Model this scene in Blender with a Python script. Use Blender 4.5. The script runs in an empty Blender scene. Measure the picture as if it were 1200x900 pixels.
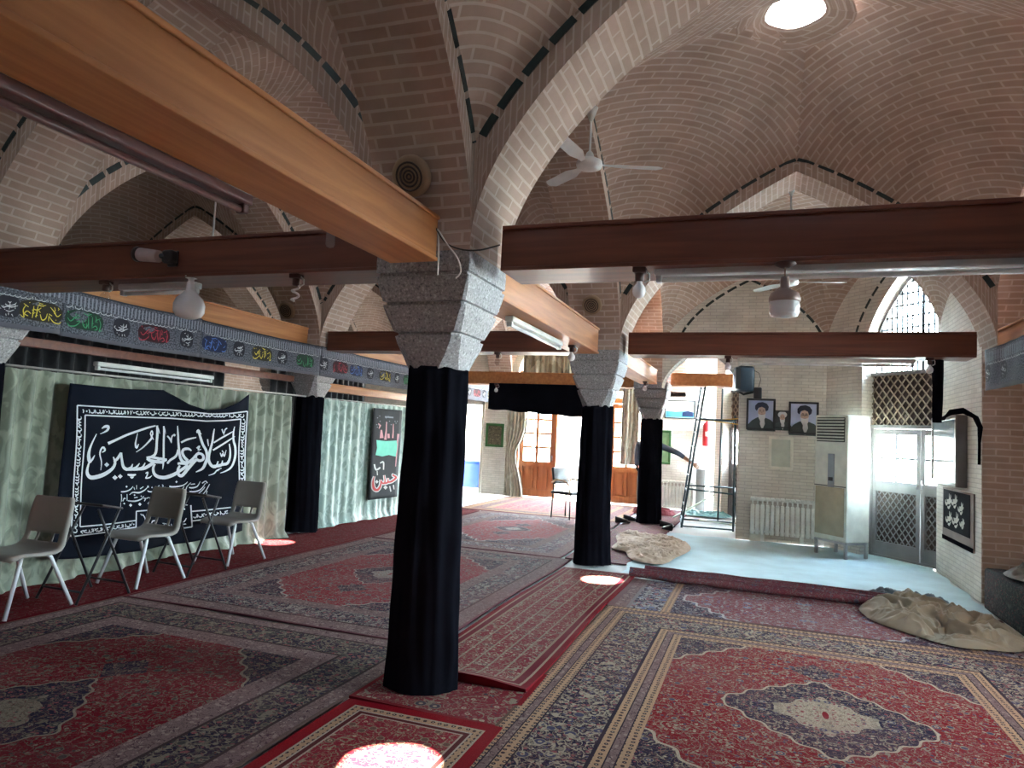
import bpy, math, random
from math import sin, cos, pi, sqrt, hypot, atan2
from mathutils import Vector, Matrix
random.seed(7)
def exp_(x): return math.exp(x)
sc = bpy.context.scene
COL = sc.collection

# ------------------------------------------------------------------ camera model (measured from the photograph)
FPX, YAW, PIT, ROL, EYE = 820.5, .34202, .06834, .04887, 1.5
_fw = Vector((-sin(YAW)*cos(PIT), cos(YAW)*cos(PIT), sin(PIT)))
_r = Vector((cos(YAW), sin(YAW), 0)); _u = _r.cross(_fw)
CR = _r*cos(ROL)+_u*sin(ROL); CU = -_r*sin(ROL)+_u*cos(ROL)
def un(px, py, **k):
    """survey helper: where the sight line of a photo point meets the real plane X=, Y= or Z="""
    d = _fw+CR*((px-600)/FPX)-CU*((py-450)/FPX); o = Vector((0, 0, EYE))
    a, v = list(k.items())[0]; i = 'XYZ'.index(a)
    return o+d*((v-o[i])/d[i])
def look_camera():
    cd = bpy.data.cameras.new('camera'); c = bpy.data.objects.new('camera', cd); COL.objects.link(c)
    cd.sensor_width = 36; cd.sensor_fit = 'HORIZONTAL'; cd.lens = 36*FPX/1200
    cd.clip_start = .05; cd.clip_end = 300
    m = Matrix((CR, CU, -_fw)).transposed().to_4x4(); m.translation = (0, 0, EYE)
    c.matrix_world = m; sc.camera = c
look_camera()

# ------------------------------------------------------------------ materials
MATS = {}
def nt(name):
    m = bpy.data.materials.new(name); m.use_nodes = True
    t = m.node_tree; b = t.nodes['Principled BSDF']
    return m, t, b
def N(t, kind, **kw):
    n = t.nodes.new('ShaderNode'+kind)
    for k, v in kw.items(): setattr(n, k, v)
    return n
def setin(n, **kw):
    for k, v in kw.items():
        n.inputs[k.replace('_', ' ')].default_value = v
def rgb(h):
    """display colour (0..255 triple) to linear"""
    return tuple(((c/255)/12.92 if c/255 <= .04045 else ((c/255+.055)/1.055)**2.4) for c in h)+(1,)
def plain(name, c, rough=.6, metal=0, var=.12, scale=6, bump=0, bscale=60, spec=.5, sheen=0, coat=0):
    """solid colour with slight procedural mottling"""
    if name in MATS: return MATS[name]
    m, t, b = nt(name)
    tc = N(t, 'TexCoord'); nz = N(t, 'TexNoise'); nz.inputs['Scale'].default_value = scale; nz.inputs['Detail'].default_value = 5
    t.links.new(tc.outputs['Object'], nz.inputs['Vector'])
    r = N(t, 'ValToRGB'); c = tuple(c[:3])
    r.color_ramp.elements[0].position = .3; r.color_ramp.elements[1].position = .7
    r.color_ramp.elements[0].color = tuple(max(0, x*(1-var)) for x in c)+(1,)
    r.color_ramp.elements[1].color = tuple(min(1, x*(1+var)) for x in c)+(1,)
    t.links.new(nz.outputs['Fac'], r.inputs['Fac']); t.links.new(r.outputs['Color'], b.inputs['Base Color'])
    b.inputs['Roughness'].default_value = rough; b.inputs['Metallic'].default_value = metal
    b.inputs['Specular IOR Level'].default_value = spec
    if sheen: b.inputs['Sheen Weight'].default_value = sheen
    if coat: b.inputs['Coat Weight'].default_value = coat; b.inputs['Coat Roughness'].default_value = .15
    if bump:
        n2 = N(t, 'TexNoise'); n2.inputs['Scale'].default_value = bscale; n2.inputs['Detail'].default_value = 3
        t.links.new(tc.outputs['Object'], n2.inputs['Vector'])
        bp = N(t, 'Bump'); bp.inputs['Strength'].default_value = bump; bp.inputs['Distance'].default_value = .01
        t.links.new(n2.outputs['Fac'], bp.inputs['Height']); t.links.new(bp.outputs['Normal'], b.inputs['Normal'])
    MATS[name] = m; return m
def brick(name, c1, c2, mortar, bw=.24, rh=.068, ms=.0095, rough=.85, smooth=.3):
    if name in MATS: return MATS[name]
    m, t, b = nt(name)
    uv = N(t, 'UVMap'); 
    nz0 = N(t, 'TexNoise'); setin(nz0, Scale=2.2, Detail=2.)
    t.links.new(uv.outputs['UV'], nz0.inputs['Vector'])
    mx = N(t, 'MixRGB', blend_type='LINEAR_LIGHT'); mx.inputs['Fac'].default_value = .012
    t.links.new(uv.outputs['UV'], mx.inputs['Color1']); t.links.new(nz0.outputs['Color'], mx.inputs['Color2'])
    br = N(t, 'TexBrick'); setin(br, Scale=1., Mortar_Size=ms, Mortar_Smooth=smooth, Bias=-.1, Brick_Width=bw, Row_Height=rh)
    br.inputs['Color1'].default_value = c1; br.inputs['Color2'].default_value = c2; br.inputs['Mortar'].default_value = mortar
    t.links.new(mx.outputs['Color'], br.inputs['Vector'])
    nz = N(t, 'TexNoise'); setin(nz, Scale=1.3, Detail=6., Roughness=.65)
    t.links.new(uv.outputs['UV'], nz.inputs['Vector'])
    r = N(t, 'ValToRGB'); r.color_ramp.elements[0].position = .28; r.color_ramp.elements[1].position = .72
    r.color_ramp.elements[0].color = (.72, .7, .68, 1); r.color_ramp.elements[1].color = (1.08, 1.08, 1.08, 1)
    t.links.new(nz.outputs['Fac'], r.inputs['Fac'])
    mu = N(t, 'MixRGB', blend_type='MULTIPLY'); mu.inputs['Fac'].default_value = 1
    t.links.new(br.outputs['Color'], mu.inputs['Color1']); t.links.new(r.outputs['Color'], mu.inputs['Color2'])
    t.links.new(mu.outputs['Color'], b.inputs['Base Color']); b.inputs['Roughness'].default_value = rough
    b.inputs['Specular IOR Level'].default_value = .25
    nf = N(t, 'TexNoise'); setin(nf, Scale=45., Detail=3.); t.links.new(uv.outputs['UV'], nf.inputs['Vector'])
    ad = N(t, 'Math', operation='MULTIPLY_ADD'); ad.inputs[1].default_value = .35
    inv = N(t, 'Math', operation='SUBTRACT'); inv.inputs[0].default_value = 1
    t.links.new(br.outputs['Fac'], inv.inputs[1]); t.links.new(nf.outputs['Fac'], ad.inputs[0]); t.links.new(inv.outputs[0], ad.inputs[2])
    bp = N(t, 'Bump'); setin(bp, Strength=.35, Distance=.006)
    t.links.new(ad.outputs[0], bp.inputs['Height']); t.links.new(bp.outputs['Normal'], b.inputs['Normal'])
    MATS[name] = m; return m
def wood(name, c1, c2, rough=.35, axis='X', scale=1.0, coat=.3):
    if name in MATS: return MATS[name]
    m, t, b = nt(name)
    tc = N(t, 'TexCoord'); mp = N(t, 'Mapping')
    s = {'X': (.6, 9, 9), 'Y': (9, .6, 9), 'Z': (9, 9, .6)}[axis]
    mp.inputs['Scale'].default_value = tuple(x*scale for x in s)
    nz = N(t, 'TexNoise'); setin(nz, Scale=2., Detail=6., Distortion=.6)
    t.links.new(tc.outputs['Object'], mp.inputs['Vector']); t.links.new(mp.outputs['Vector'], nz.inputs['Vector'])
    r = N(t, 'ValToRGB'); r.color_ramp.elements[0].position = .3; r.color_ramp.elements[1].position = .7
    r.color_ramp.elements[0].color = c1; r.color_ramp.elements[1].color = c2
    t.links.new(nz.outputs['Fac'], r.inputs['Fac']); t.links.new(r.outputs['Color'], b.inputs['Base Color'])
    b.inputs['Roughness'].default_value = rough; b.inputs['Coat Weight'].default_value = coat; b.inputs['Coat Roughness'].default_value = .25
    MATS[name] = m; return m
def speckle(name, base, dark, light, scale=90, rough=.55):
    if name in MATS: return MATS[name]
    m, t, b = nt(name)
    tc = N(t, 'TexCoord'); v = N(t, 'TexVoronoi'); setin(v, Scale=float(scale)); t.links.new(tc.outputs['Object'], v.inputs['Vector'])
    nz = N(t, 'TexNoise'); setin(nz, Scale=scale*.55, Detail=4., Roughness=.7); t.links.new(tc.outputs['Object'], nz.inputs['Vector'])
    r = N(t, 'ValToRGB'); e = r.color_ramp.elements
    e[0].position = .36; e[0].color = dark; e[1].position = .46; e[1].color = base
    x = e.new(.56); x.color = base; x = e.new(.64); x.color = light
    t.links.new(nz.outputs['Fac'], r.inputs['Fac']); t.links.new(r.outputs['Color'], b.inputs['Base Color'])
    b.inputs['Roughness'].default_value = rough
    MATS[name] = m; return m
def glass(name, c=(.9, .97, .98, 1), rough=.02):
    if name in MATS: return MATS[name]
    m, t, b = nt(name); t.nodes.remove(b)
    tr = N(t, 'BsdfTransparent'); tr.inputs['Color'].default_value = c
    gl = N(t, 'BsdfGlossy'); gl.inputs['Roughness'].default_value = rough
    mx = N(t, 'MixShader'); mx.inputs['Fac'].default_value = .06
    t.links.new(tr.outputs[0], mx.inputs[1]); t.links.new(gl.outputs[0], mx.inputs[2])
    t.links.new(mx.outputs[0], t.nodes['Material Output'].inputs['Surface'])
    MATS[name] = m; return m

# ------------------------------------------------------------------ mesh builder
class MB:
    def __init__(s): s.v = []; s.f = []; s.m = []; s.uv = []; s.sm = []
    def vert(s, p): s.v.append(tuple(p)); return len(s.v)-1
    def face(s, pts, uv=None, mi=0, smooth=False):
        n = len(s.v); s.v += [tuple(p) for p in pts]; s.f.append(tuple(range(n, n+len(pts)))); s.m.append(mi); s.sm.append(smooth)
        s.uv.append(uv if uv else autouv(pts))
    def grid(s, rows, uvs=None, mi=0, smooth=True, closed=False, flip=False):
        """rows of points joined by quads sharing vertices"""
        ids = [[s.vert(p) for p in r] for r in rows]; nr = len(rows); nc = len(rows[0])
        for i in range(nr-1):
            for j in range(nc if closed else nc-1):
                k = (j+1) % nc; q = [ids[i][j], ids[i][k], ids[i+1][k], ids[i+1][j]]
                if flip: q.reverse()
                s.f.append(tuple(q)); s.m.append(mi); s.sm.append(smooth)
                if uvs:
                    u = [uvs[i][j], uvs[i][k] if k else uvs[i][j], uvs[i+1][k] if k else uvs[i+1][j], uvs[i+1][j]]
                    if flip: u.reverse()
                    s.uv.append(u)
                else: s.uv.append(autouv([s.v[a] for a in q]))
        return ids
    def box(s, c, d, rot=None, mi=0, taper=None):
        """c centre, d full sizes, rot a 3x3 matrix or z angle"""
        if rot is None: R3 = Matrix.Identity(3)
        elif isinstance(rot, (int, float)): R3 = Matrix.Rotation(rot, 3, 'Z')
        else: R3 = rot
        c = Vector(c); P = []
        for z in (-1, 1):
            for x, y in ((-1, -1), (1, -1), (1, 1), (-1, 1)):
                k = 1 if (z < 0 or not taper) else taper
                P.append(c+R3@Vector((x*d[0]/2*k, y*d[1]/2*k, z*d[2]/2)))
        for q in ((0, 3, 2, 1), (4, 5, 6, 7), (0, 1, 5, 4), (1, 2, 6, 5), (2, 3, 7, 6), (3, 0, 4, 7)):
            s.face([P[i] for i in q], mi=mi)
    def rbox(s, c, d, r=.01, rot=None, mi=0, n=3):
        """box with rounded vertical-ish edges all round (superellipse style bevel)"""
        if rot is None: R3 = Matrix.Identity(3)
        elif isinstance(rot, (int, float)): R3 = Matrix.Rotation(rot, 3, 'Z')
        else: R3 = rot
        c = Vector(c); hx, hy, hz = d[0]/2, d[1]/2, d[2]/2; r = min(r, hx*.99, hy*.99, hz*.99)
        rings = []
        lv = []
        for i in range(n+1):
            a = pi/2*i/n; lv.append((-hz+r*(1-sin(a)), r*(1-cos(a))))
        lv = [(z, ins) for z, ins in reversed([( -hz + r*(1-cos(pi/2*i/n)), r*(1-sin(pi/2*i/n))) for i in range(n+1)])][::-1]
        lv = lv+[(-z, ins) for z, ins in reversed(lv)]
        for z, ins in lv:
            ring = []
            for sx, sy, a0 in ((1, 1, 0), (-1, 1, pi/2), (-1, -1, pi), (1, -1, 3*pi/2)):
                for i in range(n+1):
                    a = a0+pi/2*i/n; rr = max(r-ins, 0.0002)
                    ring.append(c+R3@Vector((sx*(hx-r)+rr*cos(a), sy*(hy-r)+rr*sin(a), z)))
            rings.append(ring)
        ids = s.grid(rings, mi=mi, smooth=True, closed=True)
        s.f.append(tuple(reversed(ids[0]))); s.m.append(mi); s.sm.append(False); s.uv.append(autouv([s.v[i] for i in ids[0]]))
        s.f.append(tuple(ids[-1])); s.m.append(mi); s.sm.append(False); s.uv.append(autouv([s.v[i] for i in ids[-1]]))
    def tube(s, pts, r, n=8, mi=0, caps=True, smooth=True):
        pts = [Vector(p) for p in pts]
        rs = r if isinstance(r, (list, tuple)) else [r]*len(pts)
        rings = []; up = None
        for i, p in enumerate(pts):
            t = (pts[min(i+1, len(pts)-1)]-pts[max(i-1, 0)]).normalized()
            if up is None: up = Vector((0, 0, 1)) if abs(t.z) < .9 else Vector((1, 0, 0))
            a = t.cross(up).normalized(); b = a.cross(t).normalized(); up = b
            rings.append([p+a*(rs[i]*cos(2*pi*k/n))+b*(rs[i]*sin(2*pi*k/n)) for k in range(n)])
        ids = s.grid(rings, mi=mi, smooth=smooth, closed=True)
        if caps:
            for q in (ids[0][::-1], ids[-1]):
                s.f.append(tuple(q)); s.m.append(mi); s.sm.append(False); s.uv.append(autouv([s.v[i] for i in q]))
    def lathe(s, prof, c=(0, 0, 0), n=20, mi=0, axis=None, smooth=True):
        """prof list of (radius, height); axis a direction (default +Z)"""
        c = Vector(c); ax = Vector(axis).normalized() if axis else Vector((0, 0, 1))
        a = ax.orthogonal().normalized(); b = ax.cross(a)
        rings = [[c+ax*h+a*(max(r, 1e-4)*cos(2*pi*k/n))+b*(max(r, 1e-4)*sin(2*pi*k/n)) for k in range(n)] for r, h in prof]
        s.grid(rings, mi=mi, smooth=smooth, closed=True)
    def prism(s, poly, a, b, mi=0):
        """poly: list of 3D points (a flat outline), extruded from +a to +b (vectors)"""
        a = Vector(a); b = Vector(b); P = [Vector(p)+a for p in poly]; Q = [Vector(p)+b for p in poly]
        s.face(P[::-1], mi=mi); s.face(Q, mi=mi)
        for i in range(len(P)):
            j = (i+1) % len(P); s.face([P[i], P[j], Q[j], Q[i]], mi=mi)
    def build(s, name, mats, parent=None, label=None, cat=None, group=None, kind=None, loc=None):
        me = bpy.data.meshes.new(name); me.from_pydata(s.v, [], s.f)
        me.polygons.foreach_set('material_index', s.m); me.polygons.foreach_set('use_smooth', s.sm)
        ul = me.uv_layers.new(name='UVMap'); flat = []
        for u in s.uv:
            for p in u: flat += [p[0], p[1]]
        ul.data.foreach_set('uv', flat)
        for m in (mats if isinstance(mats, (list, tuple)) else [mats]): me.materials.append(m)
        me.update()
        o = bpy.data.objects.new(name, me); COL.objects.link(o)
        if parent is not None: o.parent = parent
        if loc is not None: o.location = loc
        tag(o, label, cat, group, kind); return o
def autouv(pts):
    p = [Vector(q) for q in pts]
    n = Vector((0, 0, 0))
    for i in range(len(p)):
        a = p[i]; b = p[(i+1) % len(p)]; n += Vector(((a.y-b.y)*(a.z+b.z), (a.z-b.z)*(a.x+b.x), (a.x-b.x)*(a.y+b.y)))
    if abs(n.z) > .7*n.length or n.length < 1e-12: return [(q.x, q.y) for q in p]
    h = Vector((-n.y, n.x, 0)).normalized()
    return [(q.dot(h), q.z) for q in p]
def tag(o, label=None, cat=None, group=None, kind=None):
    if label: o['label'] = label
    if cat: o['category'] = cat
    if group: o['group'] = group
    if kind: o['kind'] = kind
def thing(name, label, cat, loc=(0, 0, 0), rz=0, group=None, kind=None):
    o = bpy.data.objects.new(name, None); COL.objects.link(o); o.location = loc; o.rotation_euler = (0, 0, rz)
    o.empty_display_size = .1; tag(o, label, cat, group, kind); return o
def copy_tree(o, parent=None, label=None):
    c = o.copy(); COL.objects.link(c); c.parent = parent
    if label: c['label'] = label
    for ch in list(o.children): copy_tree(ch, c)
    return c

# ------------------------------------------------------------------ palette
BRICK = brick('vault_brick', (.47, .34, .275, 1), (.39, .275, .22, 1), (.57, .46, .39, 1))
WBRICK = brick('wall_brick', (.74, .70, .63, 1), (.66, .62, .55, 1), (.56, .52, .47, 1), rh=.05, ms=.006, bw=.2)
TILE = plain('glazed_tile', (.010, .022, .021), .6, var=.4, scale=20)
WHITEP = plain('white_paint', (.72, .72, .68), .5)
CREAMP = plain('cream_paint', (.70, .67, .58), .45)
GRANITE = speckle('capital_stone', (.29, .275, .275, 1), (.10, .10, .11, 1), (.5, .5, .5, 1), 120)
BEAM = wood('beam_wood_shaded', rgb((92, 48, 36)), rgb((118, 68, 48)), .45, 'X', coat=.12)  # same wood darkened: shade on the cross beams put into the colour
BEAMY = wood('beam_wood_lit', rgb((166, 104, 58)), rgb((196, 132, 80)), .55, 'Y', coat=.06)  # lighter copy of that wood, light on the side faces put into its colour
BLACKC = plain('black_cloth', (.0055, .0055, .008), .95, var=.3, scale=3, sheen=.0, spec=.05)
BLACKC.node_tree.nodes['Principled BSDF'].inputs['Specular IOR Level'].default_value = 0; BLACKC.node_tree.nodes['Principled BSDF'].inputs['IOR'].default_value = 1.0
BLACKP = plain('black_plastic', (.02, .02, .022), .35)
STEEL = plain('grey_steel', (.42, .43, .44), .35, metal=.6)
DSTEEL = plain('dark_steel', (.03, .03, .033), .4, metal=.3)
DOORW = wood('door_wood', rgb((150, 84, 44)), rgb((180, 108, 62)), .4, 'Z')
GLASS = glass('clear_glass')
# ------------------------------------------------------------------ the vaulted hall
XLL, XL, XP, XRR = -9.93, -5.88, -1.83, 2.45
YM, Y0, Y1, Y2, YB = -.59, 3.81, 8.22, 12.7, 15.7
T = .29                       # half thickness of arches and of the piers above the capitals
ZS, RISE, ZC = 2.55, 1.90, 3.10
OFF = .15                     # width of the voussoir ring below the tile line
def prof(t):                  # four-centred arch, t from 0 (crown) to 1 (springing)
    t = min(abs(t), 1.); return .5*(1-t)+.5*sqrt(max(0, 1-t**2.4))
class Arch:
    def __init__(s, a, rise=RISE, zs=ZS, off=OFF):
        s.a, s.rise, s.zs, s.off = a, rise, zs, off
        n = 48
        s.t = [-sin(pi/2*i/n) for i in range(n, 0, -1)]+[sin(pi/2*i/n) for i in range(n+1)]
        s.pts = [(a*t, zs+rise*prof(t)) for t in s.t]
        self_leg = [(-a, zs-.35+.05*i) for i in range(7)], [(a, zs-.35+.05*i) for i in range(7)]
        s.allp = self_leg[0]+s.pts+self_leg[1]
    def zin(s, x): return s.zs+s.rise*prof(x/s.a)
    def zout(s, x, w=None):
        w = s.off if w is None else w; best = -9
        for px, pz in s.allp:
            d = abs(px-x)
            if d <= w: best = max(best, pz+sqrt(w*w-d*d))
        return best
def arch_obj(along, fixed, lo, hi, t0=None, t1=None, rise=RISE, zs=ZS, spring=2.45, name='brick_arch', label=None, tiles=(1, 1), top=.30, zcap=None):
    """arch spanning lo..hi along 'X' or 'Y', standing in the plane fixed +-T, with its masonry up to the vault"""
    c = (lo+hi)/2; a = (hi-lo)/2; A = Arch(a, rise, zs); mb = MB()
    t0 = -T if t0 is None else t0; t1 = T if t1 is None else t1
    P = (lambda s_, t_, z: Vector((c+s_, fixed+t_, z))) if along == 'X' else (lambda s_, t_, z: Vector((fixed+t_, c+s_, z)))
    fl = along == 'Y'
    pts = [(-a, spring)]+A.pts+[(a, spring)]
    # soffit
    L = 0; prev = pts[0]; rows = []; uvs = []
    for p in pts:
        L += hypot(p[0]-prev[0], p[1]-prev[1]); prev = p
        rows.append([P(p[0], t0, p[1]), P(p[0], t1, p[1])]); uvs.append([(t0, L), (t1, L)])
    mb.grid(rows, uvs, 0, smooth=True, flip=fl)
    # faces
    xs = [p[0] for p in A.pts]
    for sgn, tt in ((-1, t0), (1, t1)):
        L = 0; prev = A.pts[0]; cols = []
        for p in A.pts:
            L += hypot(p[0]-prev[0], p[1]-prev[1]); prev = p
            zt = (A.zout(p[0])+top) if zcap is None else zcap
            cols.append((p, zt, L))
        for q0, q1 in zip(cols[:-1], cols[1:]):
            (p0, z0, l0), (p1, z1, l1) = q0, q1
            if p1[0]-p0[0] < 1e-6: continue
            f = [P(p0[0], tt, p0[1]), P(p1[0], tt, p1[1]), P(p1[0], tt, z1), P(p0[0], tt, z0)]
            uv = [(.03, l0), (.03, l1), (z1-p1[1]+.03, l1), (z0-p0[1]+.03, l0)]
            if (sgn > 0) != fl: f.reverse(); uv.reverse()
            mb.face(f, uv)
    # glazed tile line on each face, following the ring
    for k, (sgn, tt) in enumerate(((-1, t0), (1, t1))):
        if not tiles[k]: continue
        for side in (-1, 1):
            # walk along offset curve
            path = []
            for i in range(len(A.pts)):
                x, z = A.pts[i]
                if x*side < 0: continue
                j0, j1 = max(i-1, 0), min(i+1, len(A.pts)-1)
                if x == 0: j0, j1 = (i, i+1) if side > 0 else (i-1, i)
                tx, tz = A.pts[j1][0]-A.pts[j0][0], A.pts[j1][1]-A.pts[j0][1]; h = hypot(tx, tz) or 1
                nx, nz = -tz/h, tx/h
                ox, oz = x+nx*OFF, z+nz*OFF
                if abs(ox) <= a-.012 and ox*side >= .01 or x == 0: path.append((ox if x else side*.012, oz if x else max(oz, z+OFF*.9), nx, nz))
            if side < 0: path.reverse()
            d = 0; seg = []; tl, gap, hw = .19, .03, .026
            def emit(sg):
                if len(sg) < 2: return
                fr = [P(x-nx*hw, tt+sgn*.004, z-nz*hw) for x, z, nx, nz in sg]; bk = [P(x+nx*hw, tt+sgn*.004, z+nz*hw) for x, z, nx, nz in sg]
                for i in range(len(sg)-1):
                    q = [fr[i], fr[i+1], bk[i+1], bk[i]]
                    mb.face(q, mi=1)
                # thin edge so that the tile has a body
                q = [fr[0], fr[-1], P(sg[-1][0]-sg[-1][2]*hw, tt-sgn*.002, sg[-1][1]-sg[-1][3]*hw), P(sg[0][0]-sg[0][2]*hw, tt-sgn*.002, sg[0][1]-sg[0][3]*hw)]
                mb.face(q, mi=1)
            for i in range(len(path)-1):
                p0, p1 = path[i], path[i+1]; l = hypot(p1[0]-p0[0], p1[1]-p0[1]); n = max(1, int(l/.01))
                for j in range(n):
                    f = j/n; q = tuple(p0[m]*(1-f)+p1[m]*f for m in range(4)); ph = (d+l*f) % (tl+gap)
                    if ph < tl: seg.append(q)
                    elif seg: emit(seg[::max(1, len(seg)//5)]+[seg[-1]]); seg = []
                d += l
            if seg: emit(seg[::max(1, len(seg)//5)]+[seg[-1]])
    return mb.build(name, [BRICK, TILE], label=label, cat='arch' if label else None, kind='structure'), A

def corner_uv(p, c, ax, ay):
    """courses laid concentric about the corner c of the bay"""
    d = (p-c); V = d.length; dx, dy = abs(d.x), abs(d.y)
    return ((dx-dy)*.7071, V)
def oculus_rim(mb, cx, cy, z, r):
    n = 24
    rows = [[Vector((cx+q*(1+.03*sin(5*a))*cos(a), cy+q*(1+.03*sin(5*a))*sin(a), z+h)) for a in [2*pi*k/n for k in range(n)]] for q, h in ((.47, -.105), (r, -.03), (r, .16))]
    uvs = [[(q*2*pi*k/n, q) for k in range(n)] for q in (.5, .24, .1)]
    mb.grid(rows[:2], uvs[:2], closed=True, mi=0, flip=True); mb.grid(rows[1:], closed=True, mi=1, flip=True)
HOLE = .20
def vault(x0, x1, y0, y1, n=26, hole=None, k=.63, mirror=True):
    """one bay: a sail of brick, creased along the lines from the arch crowns to the oculus"""
    cx, cy = (x0+x1)/2, (y0+y1)/2; ax, ay = (x1-x0)/2, (y1-y0)/2
    AX, AY = Arch(ax), Arch(ay); zc = (AX.zout(ax*.999)+AY.zout(ay*.999))/2; zc = ZC+.02
    zap = ZS+RISE+OFF; Ho = zap-zc
    def q(A, a, t):
        za = A.zout(0); z1 = A.zout(a); return (A.zout(a*t)-z1)/(za-z1)
    ts = [sin(pi/2*i/n) for i in range(n+1)]
    qx = [q(AX, ax, t) for t in ts]; qy = [q(AY, ay, t) for t in ts]
    mb = MB(); hx, hy = hole if hole else (cx, cy)
    for sx in (-1, 1):
        for sy in (-1, 1):
            c = Vector((cx+sx*ax, cy+sy*ay, zc)); rows = []; uvs = []
            for i, tx in enumerate(ts):
                r_ = []; u_ = []
                for j, ty in enumerate(ts):
                    z = zc+Ho*(qx[i]+qy[j]-k*qx[i]*qy[j]); p = Vector((cx+sx*ax*tx, cy+sy*ay*ty, z))
                    r_.append(p); u_.append(corner_uv(p, c, ax, ay))
                rows.append(r_); uvs.append(u_)
            ids = [[mb.vert(p) for p in r] for r in rows]
            for i in range(n):
                for j in range(n):
                    m = (rows[i][j]+rows[i+1][j+1])/2
                    if hole is not False and hypot(m.x-hx, m.y-hy) < .33: continue
                    qd = [(i, j), (i+1, j), (i+1, j+1), (i, j+1)]
                    if sx*sy > 0: qd.reverse()
                    mb.f.append(tuple(ids[a][b] for a, b in qd)); mb.m.append(0); mb.sm.append(True); mb.uv.append([uvs[a][b] for a, b in qd])
    if hole is not False: oculus_rim(mb, hx, hy, zc+Ho*(2-k)-.02, HOLE+.035)
    return mb
LIMEW = plain('lime_rim', (.55, .52, .47), .8)
XR0 = 2.16                                   # inner face of the right-hand piers
colsX = [(XLL+T, XL-T), (XL+T, XP-T), (XP+T, XR0)]
rowsY = [(YM+T, Y0-T), (Y0+T, Y1-T), (Y1+T, Y2-T), (Y2+T, YB)]
for ci, (xa, xb) in enumerate(colsX):
    for ri, (ya, yb) in enumerate(rowsY):
        if ci == 2 and ri >= 2: continue
        hole = ((.2 if ci == 2 else (xa+xb)/2), (ya+yb)/2)
        if ri == 3 or ci == 0: hole = False
        vault(xa, xb, ya, yb, hole=hole).build('ceiling_vault', [BRICK, LIMEW], kind='structure')
# arches across the hall (spanning X) and along it (spanning Y)
nm = {0: 'left aisle behind the curtains', 1: 'middle aisle', 2: 'right aisle'}
for ci, (xa, xb) in enumerate(colsX):
    for ri, y in enumerate((Y0, Y1, Y2)):
        if ci == 2 and ri == 2: continue
        arch_obj('X', y, xa, xb)
for xi, x in enumerate((XLL, XL, XP)):
    for ri, (ya, yb) in enumerate(rowsY):
        arch_obj('Y', x, ya, yb, zcap=4.95 if xi == 0 else None)

for xa, xb in colsX: arch_obj('X', YM, xa, xb, tiles=(0, 1), zcap=5.62)
mb = MB()
for x in (XLL, XL, XP, XR0+.3): mb.box((x, YM-.0, 2.8), (.60, .59, 5.6))
mb.build('wall_front_piers', [BRICK], kind='structure')
# ---- third right-hand bay: five-sided, with the slanting window wall
K0 = Vector((1.02, 11.62, 0)); KD = Vector((.644, -.765, 0)); KN = Vector((.765, .644, 0))   # start, direction, outward normal
YW = 11.7                                    # brick wall with the portraits
Bc = [Vector((XP+T, Y1+T, 0)), Vector((XR0, Y1+T, 0)), Vector((XR0, 10.22, 0)), Vector((1.0, YW, 0)), Vector((XP+T, YW, 0))]
def bay_poly():
    mb = MB(); cen = Vector((.12, 10.0, 5.0)); A0 = Arch((XR0-XP-T)/2)
    tops = [A0.zout(0), 3.55, 4.28, 4.15, A0.zout(0)]
    nr, ne = 26, 24
    for e in range(5):
        a, b = Bc[e], Bc[(e+1) % 5]; zc = ZC+.02
        for half in (0, 1):
            corner = (a if half == 0 else b).copy(); corner.z = zc
            rows = []; uvs = []
            for i in range(ne+1):
                t = (1-cos(pi/2*i/ne))*.5
                if half: t = .5+.5*sin(pi/2*i/ne)
                tt = abs(2*t-1); q = (A0.zout(A0.a*tt)-A0.zout(A0.a))/(A0.zout(0)-A0.zout(A0.a))
                p = a.lerp(b, t); p.z = zc+(tops[e]-zc)*q; r_ = []; u_ = []
                for j in range(nr+1):
                    w = sin(pi/2*j/nr)            # 1 at the wall
                    g = 1-w**2.2; g = g**.75 if g > 0 else 0
                    x = Vector((cen.x+(p.x-cen.x)*w, cen.y+(p.y-cen.y)*w, p.z+(cen.z-p.z)*g))
                    r_.append(x); u_.append(corner_uv(x, corner, 1, 1))
                rows.append(r_); uvs.append(u_)
            ids = [[mb.vert(p) for p in r] for r in rows]
            for i in range(ne):
                for j in range(nr):
                    m = (rows[i][j]+rows[i+1][j+1])/2
                    pass
                    qd = [(i, j), (i, j+1), (i+1, j+1), (i+1, j)]
                    mb.f.append(tuple(ids[a_][b_] for a_, b_ in qd)); mb.m.append(0); mb.sm.append(True); mb.uv.append([uvs[a_][b_] for a_, b_ in qd])
    pass
    return mb
bay_poly().build('ceiling_vault', [BRICK, LIMEW], kind='structure')

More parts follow.
